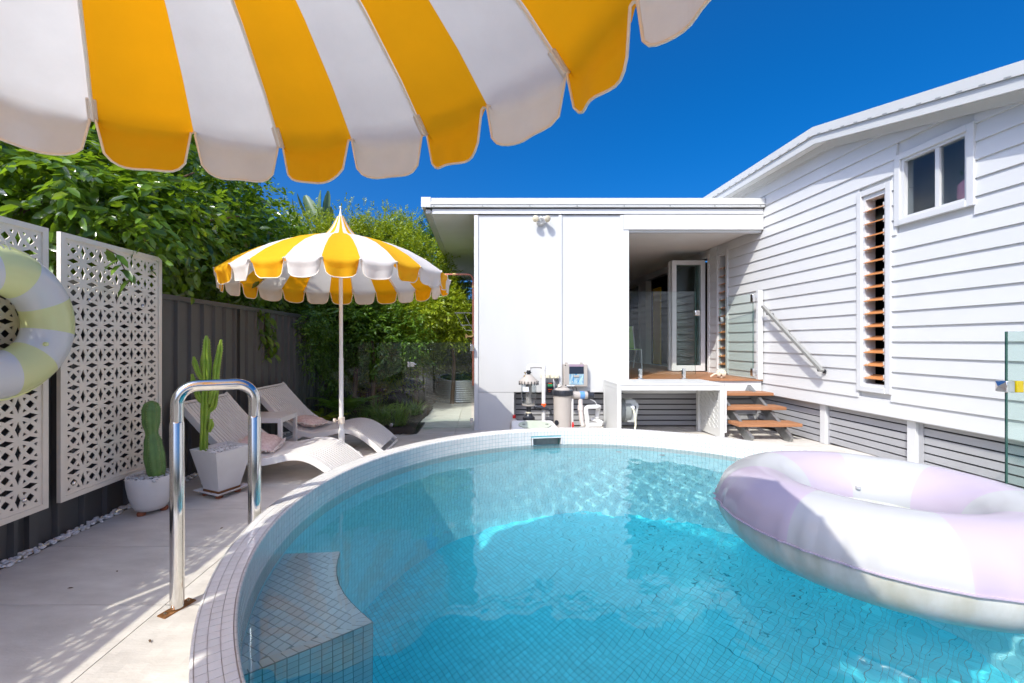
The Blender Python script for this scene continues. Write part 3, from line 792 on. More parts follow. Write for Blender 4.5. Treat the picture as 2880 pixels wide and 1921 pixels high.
# ---- things on and round the house
an = thing('roof_antenna', 'small dark antenna mast with a short white arm on the main roof edge', 'antenna', (4.9, 6.05, 3.95))
MB().tube([(0,0,0),(0,0,.42)], .014, 8).obj('mast', M['blackp'], an); MB().tube([(0,0,.40),(.22,.0,.33),(.24,0,.24)], .01, 8).obj('arm', M['pvc'], an)
vt = thing('roof_vent', 'little tan roof vent showing above the flat patio roof', 'roof vent', (4.1, 9.5, 3.5))
MB().lathe([(.06,0),(.06,.62),(.13,.62),(.15,.68),(.02,.74)], seg=14).obj('cowl', M['sage'], vt)
fl_ = thing('flood_light', 'twin headed white security light on the storage wall under the roof beam', 'lamp', (X_(1520), FR, Z_(623)))
b_ = MB().lathe([(0,0),(.066,0),(.07,.015),(.05,.05),(.0,.055)], seg=24); b_.xf(Matrix.Rotation(pi/2, 4, 'X')); b_.obj('base', M['pvc'], fl_)
MB().tube([(0,-.05,0),(0,-.09,.05)], .022, 10).obj('sensor', M['pvc'], fl_)
for s in (-1, 1):
    h_ = MB().lathe([(0,0),(.022,0),(.026,.04),(.05,.09),(.054,.11)], seg=20)
    h_.xf(Matrix.Translation((s*.045, -.05, .05)) @ Matrix.Rotation(s*radians(28), 4, 'Z') @ Matrix.Rotation(radians(112), 4, 'X'))
    hh = h_.obj('lamp_head', M['pvc'], fl_)
    g_ = MB().lathe([(0,.112),(.052,.112),(.05,.125),(.03,.14),(0,.145)], seg=20)
    g_.xf(Matrix.Translation((s*.045, -.05, .05)) @ Matrix.Rotation(s*radians(28), 4, 'Z') @ Matrix.Rotation(radians(112), 4, 'X'))
    g_.obj('lamp_glass', M['lamp'], hh)
# copper shower
sh = thing('outdoor_shower', 'reddish copper shower pipe bent over beside the storage wall corner', 'shower', (-.135, 7.6, 0))
pts = [(0,0,.55),(0,0,2.42)]+[(-.10+.10*cos(t), 0, 2.42+.10*sin(t)) for t in np.linspace(0.2, pi/2, 6)]+[(-.62, 0, 2.52),(-.66,0,2.50),(-.68,0,2.42)]
MB().tube(pts, .016, 10).obj('pipe', M['copper'], sh)
for z in (2.30, 1.45, 1.22): MB().tube([(-.0,0,z-.02),(0,0,z+.02)], .026, 10).obj('pipe_joint', M['brass'], sh)
MB().tube([(-.36,0,2.52),(-.31,0,2.52)], .026, 10).obj('pipe_joint', M['brass'], sh)
MB().tube([(-.01,-.02,1.42),(-.12,-.05,1.42)], .014, 8).tube([(-.12,-.05,1.39),(-.12,-.05,1.46)], .02, 8).obj('tap', M['brass'], sh)
MB().lathe([(0,2.40),(.07,2.40),(.075,2.41),(.02,2.44)], cx=-.68, seg=18).obj('shower_head', M['copper'], sh)
rk = thing('drying_rack', 'small folded wire drying rack on the side wall by the shower pipe', 'drying rack', (-.11, 8.3, 1.55))
rkm = MB()
for k, z in enumerate((.34, .10, .0)): rkm.tube([(0, -.02*k, z), (-.40+.12*k, -.02*k, z)], .007, 6); rkm.tube([(0, .16, z), (-.40+.12*k, .16, z)], .007, 6)
for x in (-.38, -.22, -.05): rkm.tube([(x, 0, .34), (x+.12, 0, .10), (x+.2 if x < -.2 else x+.05, 0, 0)], .005, 6)
rkm.obj('wires', M['hard'], rk)
# steps
st = thing('timber_steps', 'three open brown timber treads on galvanised stringers leading up to the patio', 'steps', (3.95, 6.2, 0))
TR = [(6.43, .56), (6.16, .387), (5.854, .205)]
for (y, z) in TR:
    MB().box(3.53-3.95, 4.40-3.95, y-6.2, y-6.2+.27, z-.045, z).obj('tread', M['timber'], st, smooth=False, bevel=.005)
for x in (3.66, 4.2):
    sg = MB().obox((x-3.95, YF-.06-6.2, .60), (x-3.95, 5.80-6.2, -.02), .045, .13)
    for (y, z) in TR: sg.box(x-3.95-.045, x-3.95+.045, y-6.2+.04, y-6.2+.23, z-.052, z-.046); sg.box(x-3.95+.023, x-3.95+.029, y-6.2+.06, y-6.2+.2, z-.15, z-.052)
    sg.obj('stringer', M['metal'], st, smooth=False)
# handrail on the wall
hr = thing('stair_handrail', 'sloping grey aluminium handrail fixed to the weatherboards above the steps', 'handrail', (4.38, 6.0, 1.5))
p = Vector((4.375, 6.90-.25, 1.88)); q = Vector((4.375, 5.49, .952))
hr.location = (4.375, 6.0, 1.5); off = Vector(hr.location)
MB().obox(p-off, q-off, .045, .04).obj('rail', M['alu'], hr, smooth=False, bevel=.004)
for t in (.07, .93):
    c0 = p.lerp(q, t)-off
    MB().tube([c0+Vector((0,0,-.015)), c0+Vector((.01,0,-.07)), c0+Vector((.085,0,-.075))], .009, 8).tube([c0+Vector((.085,0,-.075)), c0+Vector((.10,0,-.075))], .028, 14).obj('bracket', M['blackp'], hr)
# glass of the patio
def pane_obj(name, p0, p1, z0, z1, parent, th=.012):
    mb = MB(); p0 = Vector(p0); p1 = Vector(p1); d = (p1-p0).normalized(); nrm = Vector((-d.y, d.x))*th/2
    c_ = [p0-nrm, p1-nrm, p1+nrm, p0+nrm]
    mb.add([(*v, z0) for v in c_]+[(*v, z1) for v in c_], [(0,1,5,4),(2,3,7,6)], 0)
    mb.add([(*v, z0) for v in c_]+[(*v, z1) for v in c_], [(0,3,2,1),(4,5,6,7),(1,2,6,5),(3,0,4,7)], 1)
    return mb.obj(name, [M['glass'], M['glassedge']], parent, smooth=False)
def spigot(x, y, z, parent):
    return MB().box(x-.024, x+.024, y-.028, y-.007, z, z+.165).box(x-.024, x+.024, y+.007, y+.028, z, z+.165).box(x-.045, x+.045, y-.05, y+.05, z, z+.012).obj('clamp', M['hard'], parent, bevel=.004)
gb = thing('glass_balustrade', 'clear frameless glass balustrade at the patio edge on two steel clamps', 'glass fence', (0,0,0))
pane_obj('glass_pane', (X_(1772), YF+.05), (X_(1960), YF+.05), Z_(1053), Z_(819), gb)
for px in (1804, 1927): spigot(X_(px), YF+.05, .729, gb)
gt = thing('patio_gate', 'greenish glass gate standing open against the weatherboards at the patio step', 'glass gate', (0,0,0))
pane_obj('glass_pane', (4.335, YF+.02), (4.26, YF+.83), .77, Z_(825), gt)
for z in (.84, 2.02):
    MB().box(4.31, 4.36, YF-.01, YF+.05, z-.06, z+.06).box(4.365, 4.42, YF-.005, YF+.025, z-.045, z+.045).obj('hinge', M['hard'], gt, bevel=.004)
MB().box(4.235, 4.285, YF+.76, YF+.83, 1.68, 1.76).obj('latch', M['hard'], gt, bevel=.006)
MB().box(4.385, 4.46, YF-.03, YF+.03, .729, 2.14).obj('gate_post', M['white'], gt, smooth=False, bevel=.003)
lt = thing('gate_latch_magnet', 'small square steel latch fixed to the free edge of the clear balustrade', 'latch', (X_(1963), YF+.05, Z_(880)))
MB().box(-.035, .045, -.03, .03, -.04, .04).obj('body', M['hard'], lt, bevel=.008)
rb = thing('rope_ball', 'cream knotted rope ball doorstop on the timber patio floor', 'doorstop', (3.95, YF+.24, .729))
rbm = MB()
for k in range(7):
    a = k*pi/7
    rbm.tube([Vector((0,0,.072))+Matrix.Rotation(a, 3, 'Z') @ Matrix.Rotation(.35*(k % 3-1), 3, 'X') @ Vector((.062*cos(t), 0, .062*sin(t))) for t in np.linspace(0, 2*pi, 24, endpoint=False)], .0145, 8, closed=True)
rbm.obj('ball', M['rope'], rb); MB().tube([(-.05,0,.08),(-.12,0,.06),(-.17,.01,.02)], .014, 8).obj('tail', M['rope'], rb)
ch = thing('garden_chair', 'white framed chair with green mesh back far inside the patio', 'chair', (3.27, 9.6, .729))
cm = MB()
for x in (-.25, .25): cm.tube([(x,-.25,0),(x,-.2,.42),(x,.2,.42),(x,.32,.95)], .014, 8); cm.tube([(x,.28,0),(x,.15,.42)], .014, 8)
cm.obj('frame', M['pole'], ch); MB().box(-.24,.24,-.2,.22,.42,.435).obj('seat', M['green_ch'], ch); MB().add([(-.24,.2,.45),(.24,.2,.45),(.24,.32,.95),(-.24,.32,.95),(-.24,.21,.45),(.24,.21,.45),(.24,.33,.95),(-.24,.33,.95)], [(0,1,2,3),(4,7,6,5),(3,2,6,7),(0,4,5,1)]).obj('backrest', M['green_ch'], ch, smooth=False)
# ================================================================== LEFT SIDE: FENCE, SCREENS, RING
XFN = -2.87; FT = 1.757
fence = thing('steel_fence', 'charcoal corrugated steel fence along the left boundary', 'fence', (XFN, 0, 0))
def sheet(y0, y1, z0, z1, parent, name='fence_panel'):
    mb = MB(); y = y0; pat = [(0,0),(.0,.0)]; pts = []
    per = .19
    while y < y1:
        for dy, dx in ((0,0),(.115,0),(.128,.028),(.148,.028),(.161,0)):
            if y+dy <= y1: pts.append((y+dy, dx))
        y += per
    pts.append((y1, 0))
    for yy, dx in pts: mb.v += [(dx, yy, z0), (dx, yy, z1), (dx-.004, yy, z0), (dx-.004, yy, z1)]
    for i in range(len(pts)-1):
        a = 4*i; mb.f += [(a, a+1, a+5, a+4), (a+2, a+6, a+7, a+3), (a+1, a+3, a+7, a+5)]; mb.m += [0]*3
    return mb.obj(name, M['fence'], parent, smooth=False)
yb_ = -2.0; k = 0
while yb_ < 13.5:
    sheet(yb_+.03, yb_+2.33, .0+gz(yb_), FT-.03, fence)
    MB().box(-.028, .034, yb_-.028, yb_+.028, -.1, FT+.004).obj('post', M['fence'], fence, smooth=False)
    MB().box(-.03, .036, yb_+.03, yb_+2.33, FT-.045, FT).obj('top_rail', M['fence'], fence, smooth=False)
    yb_ += 2.36
# far return of the fence behind the garden
bf = thing('back_fence', 'dark steel fence at the far end behind the shrubs', 'fence', (0, 13.4, 0), rz=-pi/2)
for k in range(4): sheet(-2.9+k*1.2, -1.72+k*1.2, -.1, FT, bf); MB().box(-.028, .034, -1.75+k*1.2, -1.71+k*1.2, -.1, FT).obj('post', M['fence'], bf, smooth=False)

# decorative screen: rings of radius a round every node of a square lattice
def ring_screen(W_, H_, nx, nz, th=.006):
    a = W_/nx; b = H_/nz; sw = .079
    def dist(x, z):                          # x,z in cell units
        i0, j0 = math.floor(x), math.floor(z); m = 9
        for i in range(i0-1, i0+3):
            for j in range(j0-1, j0+3):
                m = min(m, abs(hypot(x-i, z-j)-.92))
        return m
    verts = []; edges = []
    holes = []
    x_lo, x_hi, z_lo, z_hi = 0.10, nx-.10, .10, nz-.10
    def clampr(cx, cz, dx, dz, r):
        return x_lo <= cx+dx*r <= x_hi and z_lo <= cz+dz*r <= z_hi
    def hole(cx, cz, n, rmax):
        if dist(cx, cz) < sw: return
        if not (x_lo < cx < x_hi and z_lo < cz < z_hi): return
        pts = []
        for k in range(n):
            t = 2*pi*(k+.5)/n if n != 24 else 2*pi*k/n; dx, dz = cos(t), sin(t); lo, hi = 0.0, 0.0
            r = 0
            while r < rmax and dist(cx+dx*r, cz+dz*r) > sw and clampr(cx, cz, dx, dz, r): r += .008
            pts.append(((cx+dx*(r-.004)), (cz+dz*(r-.004))))
        holes.append(pts)
    for i in range(nx):
        for j in range(nz):
            hole(i+.5, j+.5, 24, .5)
            for sx in (-1, 1):
                for sz in (-1, 1): hole(i+.5+sx*.24, j+.5+sz*.24, 12, .3)
    for i in range(nx):
        for j in range(0, nz+1): hole(i+.5, j+(0 if 0 < j < nz else (.14 if j == 0 else -.14)), 24, .6)
    for i in range(0, nx+1):
        for j in range(nz): hole(i+(0 if 0 < i < nx else (.14 if i == 0 else -.14)), j+.5, 24, .6)
    pts2 = [(0,0),(nx,0),(nx,nz),(0,nz)]; ed = [(0,1),(1,2),(2,3),(3,0)]
    for hpt in holes:
        s = len(pts2); pts2 += hpt; ed += [(s+k, s+(k+1) % len(hpt)) for k in range(len(hpt))]
    vo, eo, fo, *_ = geometry.delaunay_2d_cdt([Vector(p) for p in pts2], ed, [], 0, 1e-5)
    # a triangle is solid unless its centroid is inside a hole loop
    cells = {}
    for hpt in holes:
        xs = [p[0] for p in hpt]; zs_ = [p[1] for p in hpt]
        for ii in range(int(min(xs)*2), int(max(xs)*2)+1):
            for jj in range(int(min(zs_)*2), int(max(zs_)*2)+1): cells.setdefault((ii, jj), []).append(hpt)
    tris = []
    for f in fo:
        c = sum((vo[i] for i in f), Vector((0,0)))/len(f)
        if any(inside(c, hpt) for hpt in cells.get((int(c.x*2), int(c.y*2)), ())): continue
        tris.append(tuple(f))
    mb = MB(); n = len(vo)
    mb.v = [(th/2, v.x*a, v.y*b) for v in vo]+[(-th/2, v.x*a, v.y*b) for v in vo]
    cnt = {}
    for t in tris:
        mb.f.append(t); mb.f.append(tuple(n+i for i in reversed(t)))
        for k in range(3):
            e = (t[k], t[(k+1) % 3]); cnt[e] = 1
    for (p, q) in cnt:
        if (q, p) not in cnt: mb.f.append((q, p, n+p, n+q))
    mb.m = [0]*len(mb.f)
    return mb.mesh('lattice', M['screen'], smooth=False)
SWD, SHT, FRM = .90, 1.795, .034
lat = ring_screen(SWD-2*FRM+.004, SHT-2*FRM+.004, 6, 12)
fm = MB(); fm.box(-.014, .014, 0, FRM, 0, SHT); fm.box(-.014, .014, SWD-FRM, SWD, 0, SHT); fm.box(-.0135, .0135, FRM, SWD-FRM, 0, FRM); fm.box(-.0135, .0135, FRM, SWD-FRM, SHT-FRM, SHT)
fme = fm.mesh('frame', M['screen'], smooth=False)
bolt = MB().lathe([(0,0),(.014,0),(.014,.006),(.008,.012),(0,.013)], seg=12).xf(Matrix.Rotation(pi/2, 4, 'Y')).mesh('bolt', M['hard'])
XSCR = -2.79
pv = thing('unseen_shade_panel', 'unseen solid cream panel added beside the camera to shade the paving', 'panel', (XSCR, -1.6, .262))  # out of view, added only to cast the solid shadow on the paving
MB().box(-.01, .01, 0, 1.42, 0, 1.795).obj('sheet', M['screen'], pv, smooth=False)
for i, (y0, lab) in enumerate(((-.105, 'cream lattice screen next along the fence, beside the camera'), (2.832, 'cream lattice screen on the fence behind the cactus pots, farthest of the panels'), (1.853, 'cream lattice screen on the fence with the lime pool ring hung on it'), (.874, 'cream lattice screen on the fence nearest the camera, at the left border'))):
    s_ = thing('lattice_screen', lab, 'screen', (XSCR, y0, .262), group='cream lattice screens on the charcoal fence')
    inst('lattice', lat, s_, (0, FRM-.002, FRM-.002)); inst('frame', fme, s_)
    for (yy, zz) in ((.22, 1.36), (.70, 1.36), (.10, .10), (.76, .10)): inst('bolt', bolt, s_, (.004, yy, zz))
    for yy in (.12, .76): MB().box(-.055, -.0145, yy-.02, yy+.02, .25, 1.4).obj('batten', M['fence'], s_, smooth=False)

# inflatable rings
def ring(R_, r_, nseg, cols, seg=96, rs=28, seam=True, a_off=0.0, pucker=.0, rz_=None, flat=None):
    """torus with bands; returns mesh builders: one per colour index plus underside"""
    rz_ = rz_ or r_
    vs = []; 
    for i in range(seg):
        a = 2*pi*i/seg
        for k in range(rs):
            t = 2*pi*k/rs
            rr = r_*cos(t); zz = rz_*sin(t)
            # folds running into the outer seam
            ph = (1-2*abs(sin(a*21+1.3*sin(a*5)))**.5)*pucker*(.6+.4*sin(a*7+1))
            fold = math.exp(-(t if t < pi else 2*pi-t)**2/.45)
            if cos(t) > 0: rr += fold*ph; 
            if k == 0: rr += .006+.5*ph
            vs.append(((R_+rr)*cos(a), (R_+rr)*sin(a), zz+(fold*ph*.35)))
    return vs
def ring_thing(t, R_, r_, rz_, nseg, mats, under, seg=192, rs=36, pucker=.004, a_off=0.0):
    vs = ring(R_, r_, nseg, None, seg, rs, pucker=pucker, rz_=rz_)
    mb = MB(); mb.v = vs
    for i in range(seg):
        a = (2*pi*(i+.5)/seg-a_off) % (2*pi); c = int(a/(2*pi/nseg)) % 2
        for k in range(rs):
            tt = 2*pi*(k+.5)/rs
            m = c if (tt < pi or under is None) else 2
            mb.f.append((i*rs+k, ((i+1) % seg)*rs+k, ((i+1) % seg)*rs+(k+1) % rs, i*rs+(k+1) % rs)); mb.m.append(m)
    body = mb.obj('tube_body', mats+([under] if under else []), t, ang=75)
    sm = MB(); ring_pts = [vs[i*rs] for i in range(seg)]
    n = len(ring_pts)
    for i, p in enumerate(ring_pts):
        rr = hypot(p[0], p[1]); u = (p[0]/rr, p[1]/rr)
        for dr, dz in ((-.004, .003), (.009, .0025), (.009, -.0025), (-.004, -.003)): sm.v.append((p[0]+u[0]*dr, p[1]+u[1]*dr, p[2]+dz))
    for i in range(n):
        j = (i+1) % n
        for k in range(4): sm.f.append((i*4+k, j*4+k, j*4+(k+1) % 4, i*4+(k+1) % 4)); sm.m.append(0)
    sm.obj('seam', mats[1] if under else mats[0], body, ang=60)
    vl = MB().lathe([(0,0),(.012,0),(.012,.014),(.007,.018),(0,.018)], seg=12)
    return body, vl
big = thing('pink_pool_ring', 'large inflatable ring with pale pink and white bands floating in the pool', 'pool ring', (1.985, 2.14, .452))
bo, vl = ring_thing(big, .50, .205, .20, 8, [M['whitevinyl'], M['pinkvinyl']], M['undervinyl'], a_off=radians(203-360), pucker=.0085)
vl.obj('valve', M['whitevinyl'], bo, loc=(.30*cos(1.1), .30*sin(1.1), .05))
lime = thing('lime_pool_ring', 'inflatable ring with lime and pale bands hung on a lattice screen', 'pool ring', (-2.655, 2.345, 1.435))
lime.rotation_euler = (0, pi/2, 0)
bo, vl = ring_thing(lime, .288, .134, .105, 10, [M['limevinyl'], M['lilacwhite']], None, a_off=radians(9), pucker=.0015)
vl.obj('valve', M['limevinyl'], bo, loc=(.12, .17, .095))
for k, (dy, dz) in enumerate(((.0, .0), (.03, .01))):
    MB().tube([(-.43, -.15+dy, .02+dz), (-.46, -.10+dy, .05), (-.44, -.05+dy, .06+dz), (-.40, -.02+dy, .07)], .004, 6).obj('string', M['pvc'], lime)

# ================================================================== HANDRAIL OF THE POOL
hd = thing('pool_handrail', 'polished stainless steel grab rail beside the pool with rusty foot plate', 'handrail', (-1.512, 2.134, 0))
P1 = Vector((0, 0, 0)); P2 = Vector((-1.214+1.512, 2.30-2.134, 0)); dd = (P2-P1); L_ = dd.length; dn = dd/L_
zt0 = 1.106; rb_ = .088; pts = [P1+Vector((0,0,.93))]
for i in range(9): t = pi-(pi/2)*i/8; pts.append(P1+dn*(rb_+rb_*cos(t))+Vector((0,0,zt0-rb_+rb_*sin(t))))
for i in range(9): t = pi/2-(pi/2)*i/8; pts.append(P1+dn*(L_-rb_+rb_*cos(t))+Vector((0,0,zt0-rb_+rb_*sin(t))))
pts.append(P2+Vector((0,0,.93)))
MB().tube(pts, .0285, 28).obj('hoop', M['chrome'], hd)
for P_ in (P1, P2):
    MB().tube([P_+Vector((0,0,.012)), P_+Vector((0,0,.925)), P_+Vector((0,0,.931))], [.0315,.0315,.029], 28).obj('post', M['chrome'], hd)
    pl = MB().box(-.027,.027,-.078,.078,0,.006); pl.xf(Matrix.Translation(P_) @ Matrix.Rotation(radians(-20), 4, 'Z'))
    fp = pl.obj('foot_plate', M['rustplate'], hd, smooth=False)
    for s in (-1, 1):
        b2 = MB().lathe([(0,.006),(.008,.006),(.008,.012),(0,.014)], seg=6); b2.xf(Matrix.Translation(P_) @ Matrix.Rotation(radians(-20), 4, 'Z') @ Matrix.Translation((0, s*.058, 0))); b2.obj('bolt', M['hard'], fp)

# ================================================================== UMBRELLAS
def umbrella(name, label, loc, R_, N, a0, first_yellow, prof, drop, tilt, pole_top, base_off, valance_in=.02, sag=.03, zc=0.0, pole_r=.024, phase=0):
    t = thing(name, label, 'umbrella', loc, group='yellow and white striped pool umbrellas')
    Rt = Matrix.Rotation(tilt[1], 4, 'Y') @ Matrix.Rotation(tilt[0], 4, 'X')
    T0 = Matrix.Translation((0, 0, zc)) @ Rt @ Matrix.Translation((0, 0, -zc))
    can = thing('canopy', None, None); can.parent = t
    def rad_z(s):                                # s 0..1 from fold to apex
        x = s*(len(prof)-1); i = min(int(x), len(prof)-2); f = x-i
        return prof[i][0]*(1-f)+prof[i+1][0]*f, prof[i][1]*(1-f)+prof[i+1][1]*f
    for k in range(N):
        th0 = a0-2*pi*k/N; th1 = a0-2*pi*(k+1)/N; nu = 14
        yellow = (k % 2 == 0) == first_yellow
        r0rib = ((k+phase) % 2 == 0)
        mb = MB(); ns = (len(prof)-1)*3
        grid = []
        def rim_r(u):                            # alternate seams are held by ribs, the others fall in a little
            s0 = 0 if r0rib else sag; s1 = sag if r0rib else 0
            return -(s0*(1-u)+s1*u)-.010*sin(pi*u)
        seedk = random.random()*6
        for i in range(ns+1):
            r, z = rad_z(i/ns); row = []
            for j in range(nu+1):
                u = j/nu; th = th0+(th1-th0)*u
                dr = rim_r(u)*(r/R_)**2
                dz = -.014*sin(pi*u)*(r/R_)*(1 if r > .2 else 0)
                row.append(((r+dr)*cos(th), (r+dr)*sin(th), z+dz))
            grid.append(row)
        val = []
        nv = 7
        for i in range(1, nv+1):
            row = []
            for j in range(nu+1):
                u = j/nu; e = .035+.965*u*1.0; uu = .03+.94*u
                th = th0+(th1-th0)*(uu if i > 1 else u*.98+.01)
                d = .028+(drop-.028)*max(0.0, 1-abs(2*u-1)**4.2)**(1/2.3)
                zz = -d*i/nv
                wob = .010*sin(3.5*2*pi*u/2+seedk)*(i/nv)+.006*sin(9*u+seedk*2)*(i/nv)
                r = R_+rim_r(u)+valance_in*(i/nv)**1.2*(-1)+wob+.012*sin(pi*min(1, i/3))
                row.append((r*cos(th), r*sin(th), prof[0][1]+zz-.014*sin(pi*u)*(1-i/nv)))
            val.append(row)
        rows_ = list(reversed(val))+grid; W2 = nu+1
        for row in rows_: mb.v += row
        for i in range(len(rows_)-1):
            for j in range(nu): mb.f.append((i*W2+j, i*W2+j+1, (i+1)*W2+j+1, (i+1)*W2+j)); mb.m.append(0)
        mb.xf(T0)
        p = mb.obj('panel', M['yellow'] if yellow else M['wcanvas'], can, ang=80)
        # piping round the scallop
        edge = [rows_[i][0] for i in range(nv, -1, -1)]+rows_[0][1:-1]+[rows_[i][nu] for i in range(0, nv+1)]
        ev = MB().tube(edge, .0048, 5, caps=False); ev.xf(T0); ev.obj('piping', M['piping'], p, ang=80)
        if r0rib:
            rb = MB(); pts = []
            for i in range(ns+1):
                r, z = rad_z(i/ns)
                if r < .16: break
                pts.append(((r-.01)*cos(th0), (r-.01)*sin(th0), z-.016))
            rb.tube(pts, .006, 6); rb.xf(T0); rb_o = rb.obj('rib', M['pole'], t)
            pk = MB(); c = cos(th0); s_ = sin(th0); rr = R_-.045; z0 = prof[0][1]
            sl = (prof[1][1]-prof[0][1])/(prof[0][0]-prof[1][0])
            pk.obox(((R_+.002)*c, (R_+.002)*s_, z0-.018), ((R_-.075)*c, (R_-.075)*s_, z0-.018+.077*sl), .032, .010)
            pk.xf(T0); pk.obj('rib_pocket', M['wcanvas'], rb_o, bevel=.003)
    top = T0 @ Vector((0, 0, prof[-1][1])); zz = prof[-1][1]
    fi = MB().lathe([(.024, zz-.02), (.020, zz+.01), (.010, zz+.04), (.006, zz+.085), (.006, zz+.095), (.012, zz+.103), (.012, zz+.112), (.004, zz+.12)], seg=14); fi.xf(T0); fi.obj('finial', M['pole'], t)
    b0 = Vector(base_off); midp = b0.lerp(top, .42)
    MB().tube([b0+Vector((0,0,.0)), midp], pole_r, 18).obj('lower_pole', M['pole'], t)
    MB().tube([midp-Vector((0,0,.02)), top-Vector((0,0,.03))], pole_r*.86, 18).obj('upper_pole', M['pole'], t)
    return t, b0, midp, top
PRF = [(1.30, 0), (1.12, .125), (.90, .245), (.68, .335), (.46, .405), (.28, .45), (.20, .475), (.160, .51), (.115, .565), (.078, .625), (.038, .70)]
z2 = 2.03
t2, b0, mp, tp = umbrella('striped_umbrella', 'open yellow and white striped umbrella with pagoda top standing between the loungers', (-1.56, 4.80, 0), 1.225, 24, radians(-79.5), False,
                  [(r*1.225/1.3, z+z2) for r, z in PRF], .168, (radians(-.6), radians(-1.0)), 0, (0,0,.0), zc=z2, phase=0)
MB().lathe([(.22,0),(.22,.05),(.2,.07),(.05,.08),(.035,.10),(.035,.34),(.028,.345)], seg=28).obj('base', M['pole'], t2)
cz_ = .447
cc = MB().tube([(0,0,cz_-.035),(0,0,cz_+.035)], .036, 16); cc.tube([(-.03,0,cz_),(-.06,-.01,cz_)], .008, 8); cl_ = cc.obj('collar', M['piping'], t2)
MB().tube([(-.058,-.01,cz_-.002),(-.085,-.012,cz_-.002)], .026, 12).obj('knob', M['piping'], cl_)
z1 = 1.33+.905
umbrella('striped_umbrella', 'yellow and white striped umbrella overhead, its scalloped edge filling the top left', (-.735, .665, 0), 1.30, 24, radians(127.8), True,
         [(r, z+z1) for r, z in PRF], .190, (0, radians(-1.2)), 0, (-.09, -.03, 0), zc=z1, phase=0, sag=.045, valance_in=.01)
# ================================================================== LOUNGERS, TABLE, PILLOWS
LP = [(0,.78),(.07,.70),(.16,.60),(.28,.475),(.40,.365),(.52,.285),(.64,.245),(.76,.240),(.88,.262),(1.00,.288),(1.12,.292),(1.24,.262),(1.36,.195),(1.48,.105),(1.565,.03)]
def smooth_prof(p, n=44):
    xs = np.array([a for a, b in p]); zs_ = np.array([b for a, b in p])
    X = np.linspace(xs[0], xs[-1], n); out = []
    for x in X:                                         # Catmull-Rom through the points
        i = int(np.clip(np.searchsorted(xs, x)-1, 0, len(xs)-2)); t = (x-xs[i])/(xs[i+1]-xs[i])
        p0 = zs_[max(i-1, 0)]; p1 = zs_[i]; p2 = zs_[i+1]; p3 = zs_[min(i+2, len(xs)-1)]
        out.append((x, .5*((2*p1)+(-p0+p2)*t+(2*p0-5*p1+4*p2-p3)*t*t+(-p0+3*p1-3*p2+p3)*t**3)))
    return out
def ribbon(mb, prof, y0, y1, top, th, crown=0.0, ym=None, hw=1):
    n = len(prof); nrm = []
    for i in range(n):
        a = prof[max(i-1,0)]; b = prof[min(i+1,n-1)]; dx, dz = b[0]-a[0], b[1]-a[1]; L_ = hypot(dx, dz); nrm.append((-dz/L_, dx/L_))
    b = len(mb.v)
    for (x, z), (nx, nz) in zip(prof, nrm):
        for y, o in ((y0, top), (y1, top), (y1, top-th), (y0, top-th)): mb.v.append((x+nx*o, y, z+nz*o))
    for i in range(n-1):
        for k in range(4): mb.f.append((b+i*4+k, b+(i+1)*4+k, b+(i+1)*4+(k+1) % 4, b+i*4+(k+1) % 4)); mb.m.append(0)
    mb.f.append((b, b+1, b+2, b+3)); e = b+(n-1)*4; mb.f.append((e+3, e+2, e+1, e)); mb.m += [0, 0]
def lounger(label, loc, rz):
    t = thing('sun_lounger', label, 'sun lounger', loc, rz, group='white slatted sun loungers by the fence')
    W_ = .72; pr = smooth_prof(LP); ns = 15; pw = (W_-.06)/ns
    for i in range(ns):
        mb = MB(); y0 = .03+i*pw+.0065; ribbon(mb, pr[1:-1], y0, y0+pw-.013, .0+(-.004 if False else 0), .016)
        mb.obj('slat', M['resin'], t, ang=50)
    for y0 in (0, W_-.028):
        mb = MB(); ribbon(mb, pr, y0, y0+.028, .004, .062); mb.obj('side_rail', M['resin'], t, ang=50, bevel=.004)
    hb = MB()
    for idx in (0, 12, 24, 34, 43):
        x, z = pr[idx]; hb.tube([(x+.006, .03, z-.026), (x+.006, W_-.03, z-.026)], .014, 8)
    hb.obj('cross_bar', M['resin'], t)
    for y in (.014, W_-.014):
        lg = MB().obox((.60, y, .215), (.20, y, .022), .028, .055, up=(0,1,0)); lg = MB().obox((.62, y, .235), (.22, y, .02), .026, .05); lg.obj('leg', M['resin'], t, smooth=False, bevel=.003)
    ft_ = MB().tube([(.215, .014, .02), (.215, W_-.014, .02)], .018, 8); ft_.obj('foot_bar', M['resin'], t)
    return t
lounger('white slatted wave lounger nearer the camera, behind the square cactus pot', (-2.79, 3.96, 0), radians(-1.5))
lounger('white slatted wave lounger farther back, near the glass fence', (-2.72, 5.13, 0), radians(-2))
tb = thing('side_table', 'low white slatted side table standing between the two loungers', 'table', (-2.66, 4.70, 0))
for i in range(9): MB().box(.0, .47, .004+i*.0465, .004+i*.0465+.042, .477, .492).obj('slat', M['resin'], tb, smooth=False)
for (x, y) in ((0,0), (.43,0), (0,.375), (.43,.375)): MB().box(x, x+.042, y, y+.042, 0, .476).obj('leg', M['resin'], tb, smooth=False, bevel=.004)
MB().box(.0435,.4285,.002,.026,.435,.4755).box(.0435,.4285,.393,.417,.435,.4755).box(.002,.03,.0435,.3735,.435,.4755).box(.44,.468,.0435,.3735,.435,.4755).obj('apron', M['resin'], tb, smooth=False)
